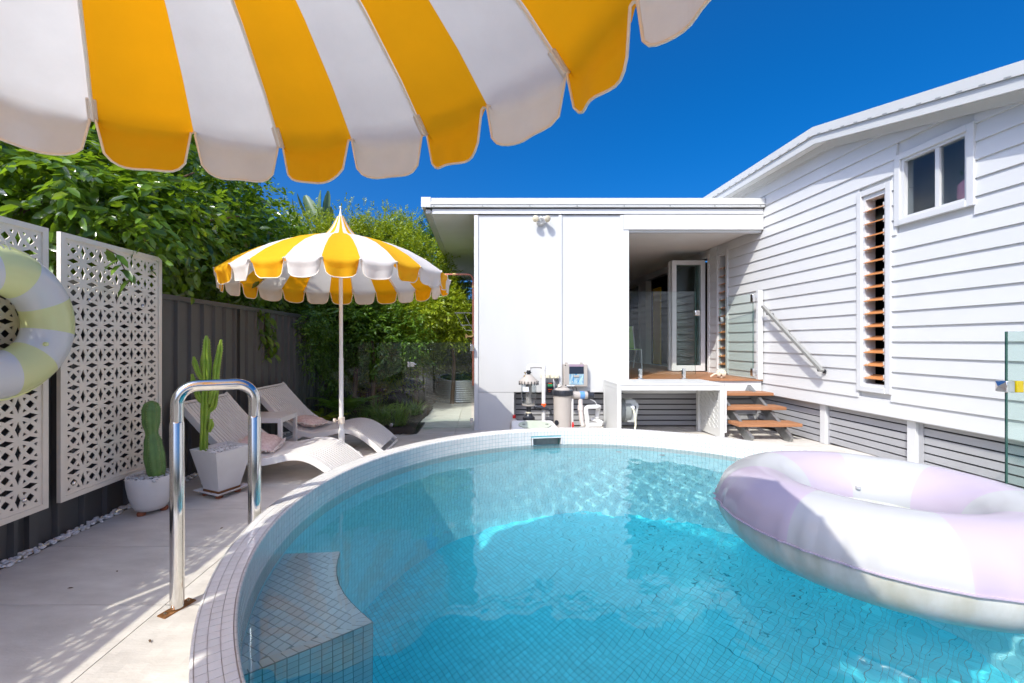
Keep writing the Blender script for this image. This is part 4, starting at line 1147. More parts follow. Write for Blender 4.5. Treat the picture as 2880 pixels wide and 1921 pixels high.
def pillow(label, loc, rot):
    t = thing('pillow', label, 'pillow', loc, group='pink fringed pillows on the loungers'); t.rotation_euler = rot
    mb = MB(); n = 16
    for s in (1, -1):
        b = len(mb.v)
        for i in range(n+1):
            for j in range(n+1):
                u = 2*i/n-1; v = 2*j/n-1
                h = .062*((1-abs(u)**2.6)*(1-abs(v)**2.6))**.45
                mb.v.append((u*.165*(1-.06*v*v), v*.215*(1-.07*u*u), s*h+.004*sin(9*u+4*v)))
        for i in range(n):
            for j in range(n):
                a = b+i*(n+1)+j; f = (a, a+n+1, a+n+2, a+1); mb.f.append(f if s > 0 else tuple(reversed(f))); mb.m.append(0)
    o = mb.obj('cover', M['pillow'], t, ang=80)
    tm = MB(); 
    for k in range(90):
        a = 2*pi*k/90; c, s = cos(a), sin(a); m = max(abs(c), abs(s)); x, y = c/m*.162, s/m*.211; r = Vector((x, y, 0)).normalized()
        tm.tube([(x, y, 0), (x+r.x*.03+random.uniform(-.006,.006), y+r.y*.03, random.uniform(-.012,.012))], .0065, 5)
    tm.obj('fringe', M['tassel'], t, kind='stuff')
pillow('pink brocade pillow with cream fringe on the nearer lounger', (-2.22, 4.33, .315), (radians(4), radians(14), radians(12)))
pillow('pink brocade pillow with cream fringe on the farther lounger', (-2.17, 5.42, .325), (radians(-6), radians(10), radians(-8)))

# ================================================================== POTS AND CACTI
def cactus_stem(mb, pts, rad, ribs=5, depth=.35, seg=None, spines=None):
    seg = seg or ribs*6; pts = [Vector(p) for p in pts]; n = len(pts); up = Vector((0,1,0)); b = len(mb.v)
    frames = []
    for i in range(n):
        t = (pts[min(i+1,n-1)]-pts[max(i-1,0)]).normalized(); a = t.cross(up).normalized(); u2 = a.cross(t).normalized(); up = u2
        frames.append((a, up))
        for k in range(seg):
            th = 2*pi*k/seg; c = abs(cos(ribs*th/2)); r = rad[i]*(1-depth*(1-c**.8))
            mb.v.append(tuple(pts[i]+(a*cos(th)+up*sin(th))*r))
            
    for i in range(n-1):
        for k in range(seg): mb.f.append((b+i*seg+k, b+i*seg+(k+1) % seg, b+(i+1)*seg+(k+1) % seg, b+(i+1)*seg+k)); mb.m.append(0)
    mb.f.append(tuple(reversed([b+k for k in range(seg)]))); mb.f.append(tuple(b+(n-1)*seg+k for k in range(seg))); mb.m += [0, 0]
    if spines is not None:
        for q in range(ribs):
            th = 2*pi*q/ribs; acc = 0
            for i in range(n-1):
                L_ = (pts[i+1]-pts[i]).length; acc += L_
                if acc > .017:
                    acc = 0; a, u = frames[i]; d = a*cos(th)+u*sin(th); p = pts[i]+d*rad[i]
                    for _ in range(3):
                        e = (d+Vector((random.uniform(-.6,.6), random.uniform(-.6,.6), random.uniform(-.5,.7)))).normalized()*.011; s_ = d.cross(e)*.08+Vector((0,0,.0012))
                        spines.add([p-s_, p+s_, p+e], [(0,1,2)])
def densify(pts, rad, n=60):
    P = [Vector(p) for p in pts]; d = [0]
    for i in range(1, len(P)): d.append(d[-1]+(P[i]-P[i-1]).length)
    o, r = [], []
    for k in range(n+1):
        s = d[-1]*k/n; i = max(0, min(len(P)-2, next((j for j in range(len(d)-1) if d[j+1] >= s), len(P)-2))); f = (s-d[i])/(d[i+1]-d[i]) if d[i+1] > d[i] else 0
        f = min(1, max(0, f)); ff = f*f*(3-2*f); o.append(P[i].lerp(P[i+1], f)); r.append(rad[i]*(1-ff)+rad[i+1]*ff)
    # smooth the path
    for _ in range(4): o = [o[0]]+[(o[i-1]+o[i]*2+o[i+1])/4 for i in range(1, n)]+[o[n]]
    return o, r
rpx, rpy = -2.585, 3.36
rp_ = thing('round_cactus_pot', 'rounded white pot of white pebbles on terracotta feet, holding a fat two-lobed cactus', 'plant pot', (rpx, rpy, 0))
MB().lathe([(.072,.028),(.10,.03),(.122,.07),(.143,.14),(.157,.22),(.160,.282),(.158,.29),(.150,.288),(.148,.265),(.02,.262)], seg=48).obj('bowl', M['pot'], rp_, ang=60)
pebbles('pebbles', [(random.uniform(-.14,.14), random.uniform(-.14,.14), .272+random.random()*.012) for _ in range(190)], .013, rp_, kind='stuff')
for o in list(rp_.children):
    if o.name.startswith('pebbles'):
        me = o.data
for a in (.4, 2.5, 4.6): MB().lathe([(0,0),(.026,0),(.03,.014),(.024,.028),(0,.03)], seg=10).obj('foot', M['terra'], rp_, loc=(.085*cos(a), .085*sin(a), 0))
c1 = thing('round_cactus', 'fat green ribbed cactus pinched in the middle, growing from the round pot', 'cactus', (rpx+.02, rpy, .265))
mb = MB(); spn = MB()
pts, rad = densify([(.03,0,0),(.02,0,.06),(.005,0,.16),(-.005,0,.27),(-.015,0,.345),(-.02,0,.44),(-.02,0,.53),(-.018,0,.575),(-.018,0,.60)], [.050,.064,.070,.060,.042,.060,.062,.050,.013], 64)
cactus_stem(mb, pts, rad, 7, .15, 56, spn); mb.obj('stem', M['cactus'], c1, ang=80); spn.obj('spines', M['spine'], c1, smooth=False, kind='stuff')
sp = thing('square_cactus_pot', 'tall tapered square white pot of pebbles on a white saucer, holding a branched cactus', 'plant pot', (-2.27, 3.76, 0), rz=radians(-24))
def frustum(mb, h0, h1, z0, z1): 
    vs = [(sx*h, sy*h, z) for h, z in ((h0, z0), (h1, z1)) for sx, sy in ((-1,-1),(1,-1),(1,1),(-1,1))]
    mb.add(vs, [(0,1,5,4),(1,2,6,5),(2,3,7,6),(3,0,4,7)]); return mb
pm_ = MB(); frustum(pm_, .098, .172, .052, .405); frustum(pm_, .160, .150, .405, .36)
pm_.add([(-.172,-.172,.405),(.172,-.172,.405),(.172,.172,.405),(-.172,.172,.405),(-.160,-.160,.405),(.160,-.160,.405),(.160,.160,.405),(-.160,.160,.405)], [(0,1,5,4),(1,2,6,5),(2,3,7,6),(3,0,4,7)])
pm_.add([(-.16,-.16,.372),(.16,-.16,.372),(.16,.16,.372),(-.16,.16,.372)], [(0,1,2,3)])
pm_.obj('planter', M['pot'], sp, smooth=False)
sc2 = MB(); frustum(sc2, .125, .158, .028, .052); frustum(sc2, .150, .12, .052, .034); sc2.add([(-.125,-.125,.028),(.125,-.125,.028),(.125,.125,.028),(-.125,.125,.028)], [(0,3,2,1)]); sc2.add([(-.12,-.12,.036),(.12,-.12,.036),(.12,.12,.036),(-.12,.12,.036)], [(0,1,2,3)])
sc2.add([(-.158,-.158,.052),(.158,-.158,.052),(.158,.158,.052),(-.158,.158,.052),(-.150,-.150,.052),(.150,-.150,.052),(.150,.150,.052),(-.150,.150,.052)], [(0,1,5,4),(1,2,6,5),(2,3,7,6),(3,0,4,7)])
sc2.obj('saucer', M['pot'], sp, smooth=False)
MB().box(-.101,.101,-.101,.101,.037,.056).obj('rust_ring', M['rust'], sp, smooth=False)
for a in (.78, 2.35, 3.93, 5.5): MB().lathe([(0,0),(.026,0),(.03,.014),(.024,.027),(0,.0275)], seg=10).obj('foot', M['terra'], sp, loc=(.12*cos(a), .12*sin(a), 0))
pebbles('pebbles', [(random.uniform(-.14,.14), random.uniform(-.14,.14), .378+random.random()*.012) for _ in range(200)], .012, sp, kind='stuff')
c2 = thing('branched_cactus', 'tall yellow-green branched cactus with toothed edges in the square pot', 'cactus', (-2.335, 3.745, .37))
spn = MB(); mb = MB()
def Bp(px, py, dy=0.0): v = at(px, py, 3.745+dy); return v-Vector(c2.location)
def limb(pix, rr, n=50, ribs=4, dp=.5):
    pts, rad = densify([Bp(*p) for p in pix], rr, n); m_ = MB(); cactus_stem(m_, pts, rad, ribs, dp, ribs*8, spn); m_.obj('stem', M['euph'], c2, ang=80)
limb([(572,1268),(574,1215),(577,1150),(580,1080),(582,1020),(580,985),(581,960),(580,944)], [.034,.033,.040,.034,.037,.032,.028,.010], 80, 5)
limb([(584,1160,.02),(600,1142,.03),(606,1100,.03),(608,1040,.03),(618,985,.02),(622,955,.02)], [.020,.032,.030,.031,.026,.010], 60, 4)
limb([(578,1140),(560,1120,-.02),(545,1080,-.02),(540,1052,-.02)], [.016,.026,.026,.012], 40, 4)
limb([(572,1075,-.01),(558,1050,-.02),(548,1022,-.02),(545,1003,-.02)], [.015,.023,.024,.010], 40, 4)
limb([(572,1070,.05),(570,1020,.06),(572,985,.06)], [.018,.024,.010], 30, 4)
limb([(588,1215,.0),(594,1195,0),(594,1178,0)], [.014,.026,.010], 24, 4)
limb([(590,1135,-.02),(600,1100,-.03),(600,1075,-.03)], [.02,.03,.012], 24, 4)
spn.obj('spines', M['spine'], c2, smooth=False, kind='stuff')

# ================================================================== POOL EQUIPMENT (on the paving before the storage wall)
GY = 6.45; g0 = gz(6.45)
def E(px, py, Y=GY): return at(px, py, Y)
def local(t, v): return Vector(v)-Vector(t.location)
def newt(name, label, cat, px, Y=GY, **k): p = at(px, 1200, Y); return thing(name, label, cat, (p.x, Y, gz(Y)), **k)
def zof(py, Y=GY): return H-(py-CY)*Y/F
k_ = GY/F
cf = newt('cyclone_filter', 'clear domed cyclone prefilter with taupe cap, black base and side drain tap', 'pool filter', 1487)
z_ = lambda py: zof(py)-g0
MB().lathe([(.0,z_(1078)),(.145,z_(1078)),(.148,z_(1073)),(.138,z_(1070)),(.10,z_(1064)),(.06,z_(1056)),(.038,z_(1053)),(.0,z_(1053))], seg=36).obj('cap', M['filter'], cf, ang=40)
bo_ = MB()
for k in range(18): a = 2*pi*k/18; bo_.lathe([(0,z_(1082)),(.008,z_(1082)),(.008,z_(1071)),(0,z_(1071))], .143*cos(a), .143*sin(a), 6)
bo_.obj('cap_bolts', M['blackp'], cf)
MB().lathe([(.100,z_(1139)),(.112,z_(1125)),(.114,z_(1104)),(.116,z_(1079)),(.112,z_(1079)),(.110,z_(1104)),(.107,z_(1125)),(.095,z_(1138))], seg=32).obj('bowl', M['clear'], cf, ang=60)
MB().lathe([(0,z_(1143)),(.05,z_(1143)),(.102,z_(1139.5)),(.104,z_(1136)),(0,z_(1136))], seg=28).obj('bowl_base', M['filter'], cf, ang=40)
MB().lathe([(.03,z_(1079)),(.045,z_(1079)),(.045,z_(1108)),(.032,z_(1113)),(.05,z_(1134)),(.0,z_(1134))], seg=20).obj('inner_core', M['filter'], cf, ang=40)
MB().lathe([(0,z_(1187)),(.088,z_(1187)),(.092,z_(1180)),(.092,z_(1173)),(.06,z_(1169)),(.05,z_(1163)),(.036,z_(1162)),(.036,z_(1143.5)),(0,z_(1143.5))], seg=24).obj('pump_neck', M['blackp'], cf, ang=40)
MB().lathe([(.037,z_(1161.5)),(.04,z_(1161.5)),(.04,z_(1158)),(.037,z_(1158))], seg=24).obj('neck_ring', M['cream'], cf)
MB().lathe([(0,z_(1052.5)),(.028,z_(1052.5)),(.028,z_(1050)),(.040,z_(1049)),(.040,z_(1046)),(.030,z_(1045)),(.030,z_(1040)),(0,z_(1040))], seg=20).obj('union', M['blackp'], cf, ang=40)
dx = lambda px: at(px, 960, GY).x-cf.location.x
MB().tube([(dx(1501),-.03,z_(1142)),(dx(1517),-.05,z_(1144)),(dx(1530),-.06,z_(1147)),(dx(1540),-.065,z_(1149)),(dx(1546),-.065,z_(1152)),(dx(1548),-.065,z_(1161))], [.026,.026,.024,.018,.017,.018], 16).tube([(dx(1502),-.03,z_(1142)),(dx(1508),-.04,z_(1143))], .036, 16).obj('drain_tap', M['blackp'], cf)
MB().box(dx(1521),dx(1534),-.075,-.045,z_(1138.5),z_(1134)).box(dx(1526),dx(1531),-.07,-.05,z_(1145),z_(1138)).obj('tap_handle', M['orange'], cf, bevel=.004)
MB().tube([(dx(1477),-.02,z_(1052)),(dx(1477),-.02,z_(1047)),(dx(1474),-.03,z_(1047))], .008, 8).tube([(dx(1472),-.02,z_(1057)),(dx(1479),-.02,z_(1058))], .014, 8).obj('bleed_valve', M['brass'], cf)
lb_ = MB(); n = 6
for i in range(n):
    a0 = -pi/2-.95+.85*i/n; a1 = -pi/2-.95+.85*(i+1)/n; r = .1185
    lb_.add([(r*cos(a0), r*sin(a0), z_(1099)), (r*cos(a1), r*sin(a1), z_(1099)), (r*cos(a1), r*sin(a1), z_(1086)), (r*cos(a0), r*sin(a0), z_(1086))], [(0,1,2,3)])
lb_.obj('label_sticker', M['lab'], cf)
wp = newt('white_pipework', 'white pvc pipe arching from the cyclone filter and down to the pump', 'pipe', 1529)
X0 = at(1487, 960, GY).x-wp.location.x; rp1 = .030
p_ = [(X0,0,z_(1041)),(X0,0,z_(1034)),(X0+.01,0,z_(1030.5)),(X0+.035,0,z_(1029.5)),(-.035,0,z_(1029.5)),(-.008,0,z_(1031)),(0,0,z_(1035)),(0,0,z_(1115)),(0,0,.06)]
MB().tube(p_, rp1, 18).obj('pipe', M['pvc'], wp)
MB().tube([(X0,0,z_(1041)),(X0,0,z_(1034)),(X0+.01,0,z_(1030.5)),(X0+.035,0,z_(1029.5)),(X0+.06,0,z_(1029.5))], .036, 18).obj('elbow', M['pvc'], wp)
MB().tube([(-.06,0,z_(1029.5)),(-.035,0,z_(1029.5)),(-.008,0,z_(1031)),(0,0,z_(1035)),(0,0,z_(1041))], .036, 18).obj('elbow', M['pvc'], wp)
cy_ = newt('cartridge_filter', 'tall taupe cartridge filter with black screw ring and round pressure gauge', 'pool filter', 1582, 6.40)
MB().lathe([(.0,.0),(.135,.0),(.135,.03),(.128,.06),(.134,z_(1110)),(.0,z_(1110))], seg=40).obj('housing', M['filter'], cy_, ang=40)
MB().lathe([(.120,z_(1112)),(.150,z_(1110)),(.152,z_(1100)),(.146,z_(1096)),(.11,z_(1095))], seg=40).obj('screw_ring', M['blackp'], cy_, ang=40)
for k in range(12): MB().box(-.008,.008,.148,.158,z_(1109),z_(1098)).xf(Matrix.Rotation(2*pi*k/12, 4, 'Z')).obj('ring_lug', M['blackp'], cy_, smooth=False)
MB().lathe([(.118,z_(1096)),(.10,z_(1092)),(.05,z_(1089)),(.0,z_(1088))], seg=32).obj('dome', M['filter'], cy_, ang=50)
MB().tube([(-.03,0,z_(1092)),(-.02,0,z_(1086)),(.05,0,z_(1087)),(.07,0,z_(1092))], .011, 8).obj('handle', M['filter'], cy_)
gm = MB().lathe([(0,0),(.026,0),(.028,.004),(.028,.018),(0,.018)], seg=24).xf(Matrix.Translation((-.055,-.02,z_(1083.5))) @ Matrix.Rotation(pi/2, 4, 'X')); gg = gm.obj('gauge', M['brass'], cy_, ang=40)
MB().lathe([(0,.0185),(.023,.0185),(.023,.0195),(0,.0195)], seg=24).xf(Matrix.Translation((-.055,-.02,z_(1083.5))) @ Matrix.Rotation(pi/2, 4, 'X')).obj('dial', M['pvc'], gg)
MB().box(-.001,.001,-.0405,-.040,-.002,.014).xf(Matrix.Translation((-.055,-.0,z_(1083.5)))).obj('needle', M['blackp'], gg)
MB().tube([(-.055,-.015,z_(1087)),(-.04,-.01,z_(1092))], .007, 8).obj('gauge_stem', M['brass'], cy_)
oc = MB()
for i in range(10):
    a0 = -pi/2-.95+.07*i; 
oc.lathe([(0,0),(.036,0),(.036,.01),(0,.01)], seg=20).xf(Matrix.Translation((-.10,-.086,z_(1184))) @ Matrix.Rotation(radians(-48), 4, 'Z') @ Matrix.Rotation(pi/2, 4, 'X')).obj('side_port', M['blackp'], cy_)
cb = thing('control_box', 'taupe pool controller box on the wall with navy window and blue printed panel', 'control box', (X_(1616), FR, Z_(1055)))
hw = 33/177.2; hh = 31/177.2
MB().box(-hw, hw, -.11, -.002, -hh, hh).obj('case', M['filter'], cb, smooth=False, bevel=.010)
ph = lambda px: (px-1616)/177.2
pz = lambda py: (1055-py)/177.2
MB().box(ph(1597.5), ph(1637.5), -.114, -.1105, pz(1080), pz(1024)).obj('panel', M['bluegrad'], cb, smooth=False)
MB().box(ph(1597.5), ph(1637.5), -.119, -.1145, pz(1050), pz(1030)).obj('display', M['navy'], cb, smooth=False)
MB().box(ph(1597.5), ph(1637.5), -.117, -.1145, pz(1030), pz(1024)).obj('header', mat('mauve_print', (.30,.22,.28), .3), cb, smooth=False)
MB().box(ph(1610), ph(1624), -.125, -.1145, pz(1059), pz(1054)).obj('latch', M['filter'], cb, smooth=False)
wv = MB()
for i in range(9): wv.tube([(ph(1620+i*1.2), -.1148, pz(1080)), (ph(1627+i*.8), -.1148, pz(1068-i)), (ph(1637), -.1148, pz(1060-i*2))], .0012, 4)
wv.obj('wave_print', mat('pale_blue_print', (.45,.65,.78), .3), cb)
MB().tube([(ph(1606), -.1146, pz(1074)), (ph(1606), -.1148, pz(1071)), (ph(1606), -.1146, pz(1069))], [.006,.004,.0005], 8).obj('drop_logo', M['lamp'], cb)
MB().box(ph(1591), ph(1612), -.113, -.1105, pz(1084.5), pz(1081.5)).obj('label_strip', M['lab'], cb, smooth=False)
for px in (1590, 1632): MB().box(ph(px), ph(px+6), -.03, -.002, hh, hh+.028).obj('lug', M['filter'], cb, smooth=False, bevel=.003)
for px in (1587,): 
    for py in (1026.5, 1082): MB().lathe([(0,0),(.009,0),(.009,.004),(0,.004)], seg=10).xf(Matrix.Translation((ph(px), -.1105, pz(py))) @ Matrix.Rotation(pi/2, 4, 'X')).obj('screw', M['blackp'], cb)
MB().tube([(ph(1609),-.05,-hh),(ph(1611),-.05,-hh-.05),(ph(1612),-.04,-hh-.16)], .005, 6).tube([(ph(1618),-.05,-hh),(ph(1621),-.05,-hh-.06),(ph(1625),-.04,-hh-.15)], .005, 6).obj('cable', M['blackp'], cb)
ob = thing('power_outlets', 'pair of cream weatherproof power outlets on the wall behind the white pipe', 'power outlet', (X_(1546), FR, Z_(1058)))
for (p0, p1) in ((1521, 1544), (1548, 1571)):
    MB().box((p0-1546)/177.2, (p1-1546)/177.2, -.075, -.003, -.033, .033).obj('outlet', M['cream'], ob, smooth=False, bevel=.008)
    MB().box((p0+3-1546)/177.2, (p0+9-1546)/177.2, -.083, -.076, -.022, .024).box((p0+13-1546)/177.2, (p0+19-1546)/177.2, -.083, -.076, -.022, .024).obj('switch', M['cream'], ob, smooth=False, bevel=.003)
MB().tube([((1554-1546)/177.2, -.06, -.03), ((1556-1546)/177.2, -.085, -.08), ((1557-1546)/177.2, -.07, -.20), ((1556-1546)/177.2, -.05, -.34)], .007, 8).obj('plug_lead', M['pvc'], ob)
MB().tube([((1564-1546)/177.2, -.06, -.03), ((1565-1546)/177.2, -.075, -.07), ((1565-1546)/177.2, -.04, -.22)], .0065, 8).tube([((1564-1546)/177.2, -.06, -.028), ((1564-1546)/177.2, -.07, -.06)], .015, 10).obj('plug_lead', M['blackp'], ob)
db = thing('chlorinator_unit', 'black control unit with green display and orange print under the outlets', 'control box', (X_(1547), FR, Z_(1092)))
MB().box(-.068, .068, -.07, -.002, -.105, .10).obj('case', M['blackp'], db, smooth=False, bevel=.008)
MB().box(-.045, .028, -.074, -.0705, .03, .068).obj('display', M['green'], db, smooth=False)
MB().box(-.035, .02, -.073, -.0705, .078, .088).box(-.04, .025, -.073, -.0705, -.02, -.008).box(-.03, .0, -.073, -.0705, -.05, -.043).obj('orange_print', M['orange'], db, smooth=False)
ce = newt('salt_cell', 'clear horizontal salt cell with blue label and black end cap beside the filter', 'salt cell', 1637, 6.42)
zc_ = z_(1111); dxx = lambda px: at(px, 960, 6.42).x-ce.location.x
MB().tube([(dxx(1607),0,zc_),(dxx(1652),0,zc_)], .057, 24).obj('cell_tube', M['jug'], ce)
MB().tube([(dxx(1651.5),0,zc_),(dxx(1657.5),0,zc_)], .068, 24).tube([(dxx(1657.5),0,zc_-.005),(dxx(1669),0,zc_-.005)], .050, 24).obj('end_cap', M['blackp'], ce)
MB().tube([(dxx(1630),0,zc_),(dxx(1643),0,zc_)], .0585, 24, caps=False).obj('blue_label', M['bluelab'], ce)
MB().tube([(dxx(1632),0,zc_-.05),(dxx(1632.5),0,z_(1138)),(dxx(1634),0,z_(1160)),(dxx(1636),0,z_(1185)),(dxx(1640),0,z_(1196))], [.034,.034,.038,.035,.036], 16).tube([(dxx(1632.5),0,z_(1140)),(dxx(1633),0,z_(1153))], .044, 16).obj('down_pipe', M['beigepvc'], ce)
MB().tube([(dxx(1652),-.02,zc_-.04),(dxx(1672),-.03,z_(1128)),(dxx(1680),-.03,z_(1142))], .005, 6).obj('lead', M['pvc'], ce)
lp_ = newt('return_pipes', 'looping white pvc return pipes beside the white louvre box', 'pipe', 1650, 6.36)
dq = lambda px: at(px, 960, 6.36).x-lp_.location.x; zq = lambda py: zof(py, 6.36)-gz(6.36)
MB().tube([(dq(1653),0,zq(1200)),(dq(1651),0,zq(1175)),(dq(1648),0,zq(1155)),(dq(1649),0,zq(1148)),(dq(1654),0,zq(1145)),(dq(1680),0,zq(1144)),(dq(1686),.03,zq(1145)),(dq(1688),.10,zq(1152)),(dq(1684),.12,zq(1180))], .033, 16).obj('pipe', M['pvc'], lp_)
MB().tube([(dq(1656),0,zq(1196)),(dq(1690),0,zq(1195)),(dq(1694),.03,zq(1190)),(dq(1682),.14,zq(1186)),(dq(1670),.16,zq(1186))], .033, 16).obj('pipe', M['pvc'], lp_)
tp_ = newt('valve_pipe', 'thin white upright pipe with a small red valve handle', 'pipe', 1610, 6.34)
MB().tube([(0,0,.0),(0,0,z_(1120))], .016, 12).obj('pipe', M['pvc'], tp_); MB().tube([(0,-.022,zof(1194, 6.34)),(0,-.03,zof(1184, 6.34)),(0,-.022,zof(1175, 6.34))], [.008,.018,.008], 10).obj('valve_handle', M['red'], tp_)
pu = newt('pump_housing', 'low white pump cover with an oval sage green hatch behind the pool rim', 'pump', 1505, 6.12)
z6 = lambda py: zof(py, 6.12)-gz(6.12); wx = lambda px: at(px, 960, 6.12).x-pu.location.x
pb = MB(); pb.add([(wx(1437),-.16,0),(wx(1585),-.16,0),(wx(1585),.17,0),(wx(1437),.17,0),(wx(1437),-.16,z6(1206)),(wx(1572),-.16,z6(1206)),(wx(1556),.17,z6(1187)),(wx(1442),.17,z6(1187))], [(0,3,2,1),(4,5,6,7),(0,1,5,4),(1,2,6,5),(2,3,7,6),(3,0,4,7)])
pb.obj('cover', M['pvc'], pu, smooth=False, bevel=.02)
hm = MB(); nh = 28; c0 = Vector(((wx(1437)+wx(1568))/2+.01, .0, (z6(1206)+z6(1187))/2)); ex = Vector((.235,0,0)); ey = Vector((0,.115,(z6(1187)-z6(1206))*.115/.33))
ct = [c0+ex*cos(2*pi*k/nh)+ey*sin(2*pi*k/nh) for k in range(nh)]; up_ = Vector((0,-.05,.99)).normalized()
hm.v = [tuple(p+up_*.004) for p in ct]+[tuple(p+up_*.016) for p in ct]; hm.f = [tuple(nh+k for k in range(nh))]+[(k, (k+1) % nh, nh+(k+1) % nh, nh+k) for k in range(nh)]; hm.m = [0]*len(hm.f)
hm.obj('hatch', M['sage'], pu, smooth=False)
for s in (-.16, .17): MB().box(-.02,.02,-.008,.008,0,.006).xf(Matrix.Translation(c0+up_*.0165+Vector((s,0,0)))).obj('hatch_screw', M['blackp'], pu, smooth=False)
jg = newt('chemical_jug', 'milky plastic jug with a red screw cap beside the storage wall', 'jug', 1446, 6.45)
MB().lathe([(0,0),(.06,0),(.065,.02),(.065,zof(1192)-g0),(.05,zof(1183)-g0),(.022,zof(1178)-g0),(.022,zof(1174)-g0),(0,zof(1174)-g0)], seg=20).obj('bottle', M['jug'], jg, ang=50)
MB().lathe([(0,zof(1175.5)-g0),(.026,zof(1175.5)-g0),(.026,zof(1167)-g0),(0,zof(1167)-g0)], seg=16).obj('cap', M['red'], jg)
# louvred box over the hose reel
bxt = thing('louvred_cover_box', 'open fronted white aluminium cover box with slatted and mesh sides', 'cover box', (0, 0, 0))
xa, xb, ya, yb, zt2 = 1.93, 3.45, 6.06, 6.74, .738
al = M['roofw']
def post(x, y, nm='post'): MB().box(x-.03, x+.03, y-.03, y+.03, gz(y), zt2-.03).obj(nm, al, bxt, smooth=False, bevel=.003)
for (x, y) in ((xa+.03, ya+.03), (xb-.03, ya+.03), (xa+.03, yb-.03), (xb-.03, yb-.03)): post(x, y)
MB().box(xa, xb, ya-.002, yb, zt2-.029, zt2).obj('top_panel', al, bxt, smooth=False, bevel=.003)
MB().box(xa+.062, xb-.062, ya+.004, ya+.034, zt2-.10, zt2-.0305).obj('front_rail', al, bxt, smooth=False)
MB().box(xa+.062, xb-.062, yb-.034, yb-.004, zt2-.12, zt2-.0305).obj('back_rail', al, bxt, smooth=False)
n = 11; yy0, yy1 = ya+.062, yb-.062
for i in range(n):
    y = yy0+(yy1-yy0)*i/n; MB().box(xa+.006, xa+.022, y+.003, y+(yy1-yy0)/n-.003, gz(y)+.04, zt2-.085).obj('slat', al, bxt, smooth=False)
MB().box(xa+.0225, xa+.027, yy0, yy1, gz(yy1)+.03, zt2-.08).box(xa+.002, xa+.05, yy0, yy1, zt2-.084, zt2-.031).obj('side_sheet', al, bxt, smooth=False)
MB().box(xb-.027, xb-.021, yy0, yy1, gz(yy1)+.03, zt2-.031).obj('side_sheet', al, bxt, smooth=False)
MB().box(xb+.004, xb+.030, ya+.0, ya+.30, gz(ya)+.08, zt2-.01).obj('open_flap', al, bxt, smooth=False)
for i in range(8):
    for j in range(5):
        y = yy0+.03+j*.115; z = .06+i*.075
        MB().obox((xb-.031, y, z), (xb-.031, y+.055, z+.060), .006, .010).obox((xb-.031, y+.055, z+.060), (xb-.031, y+.085, z+.058), .006, .010).obj('pressed_rib', al, bxt, smooth=False)
hrl = thing('hose_reel', 'grey enclosed hose reel with a cream hose hanging out, inside the white cover box', 'hose reel', (2.16, 6.42, 0))
rm_ = MB().tube([(-.10,0,.30),(-.05,0,.30)], [.15,.17], 28).tube([(-.05,0,.30),(.05,0,.30)], .175, 28); rm_.obj('drum_case', M['reel'], hrl, bevel=.01)
fc = MB(); fc.add([(.0,-.12,.14),(.13,-.12,.14),(.16,-.14,.40),(.11,-.12,.475),(-.02,-.12,.475),(-.04,-.13,.40),(.0,.12,.14),(.13,.12,.14),(.16,.12,.40),(.11,.10,.475),(-.02,.10,.475),(-.04,.12,.40)],
   [(0,5,4,3,2,1),(6,7,8,9,10,11),(0,1,7,6),(1,2,8,7),(2,3,9,8),(3,4,10,9),(4,5,11,10),(5,0,6,11)]); fc.obj('front_case', M['reel2'], hrl, smooth=False, bevel=.012)
MB().box(.01,.115,-.146,-.130,.345,.385).obj('hose_slot', M['blackp'], hrl, smooth=False)
MB().tube([(.06,-.11,.365),(.06,-.16,.365)], .032, 16).obj('hose_stop', M['lab'], hrl)
MB().tube([(.06,-.15,.362),(.065,-.185,.33),(.085,-.20,.24),(.085,-.21,.12),(.07,-.21,.03),(.05,-.22,-.02),(.0,-.24,-.035)], .0125, 10).obj('hose', M['hose'], hrl)

# ================================================================== GLASS FENCE AT THE BACK, RIGHT GLASS
gfy = 6.74
gf = thing('glass_fence', 'frameless glass pool fence panel in front of the garden shrubs', 'glass fence', (0,0,0))
def Xg(px): return (px-CX)*gfy/F
pane_obj('glass_pane', (Xg(1153.6), gfy), (Xg(835), gfy), gz(gfy)+.06, 1.315, gf)
for px in (1101, 900): MB().box(Xg(px)-.025, Xg(px)+.025, gfy-.035, gfy-.008, gz(gfy), gz(gfy)+.12).box(Xg(px)-.025, Xg(px)+.025, gfy+.008, gfy+.035, gz(gfy), gz(gfy)+.12).obj('clamp', M['hard'], gf, bevel=.004)
gg_ = thing('glass_gate', 'frameless glass gate hinged on the storage wall corner, steel latch at its left edge', 'glass gate', (0,0,0))
pane_obj('glass_pane', (Xg(1326), gfy), (Xg(1156), gfy), gz(gfy)+.05, 1.315, gg_)
for z in (1.23, .07): MB().box(Xg(1322), Xg(1331), gfy-.03, gfy+.03, z-.05, z+.05).obj('hinge', M['hard'], gg_, bevel=.004)
MB().box(Xg(1147), Xg(1153), gfy-.035, gfy+.035, .93, 1.01).box(Xg(1154.5), Xg(1166), gfy-.035, gfy+.035, .935, 1.005).tube([(Xg(1166), gfy-.03, .975), (Xg(1172), gfy-.03, .975)], .008, 8).obj('latch', M['hard'], gg_, bevel=.004)
gr_ = thing('right_glass_panel', 'tall green edged glass fence panel at the right border with yellow filmed latch', 'glass fence', (0,0,0))
YR = 2.8; XR = lambda px: (px-CX)*YR/F
pane_obj('glass_pane', (4.47, YR), (XR(2829), YR), .06, 1.395, gr_)
pane_obj('glass_pane', (XR(2821.5), YR-.02), (XR(2821.5)+.02, YR-1.1), .06, 1.395, gr_)
lt_ = MB().box(XR(2815), XR(2840), YR-.03, YR+.03, 1.0, 1.075); l_ = lt_.obj('latch', M['hard'], gr_, bevel=.005)
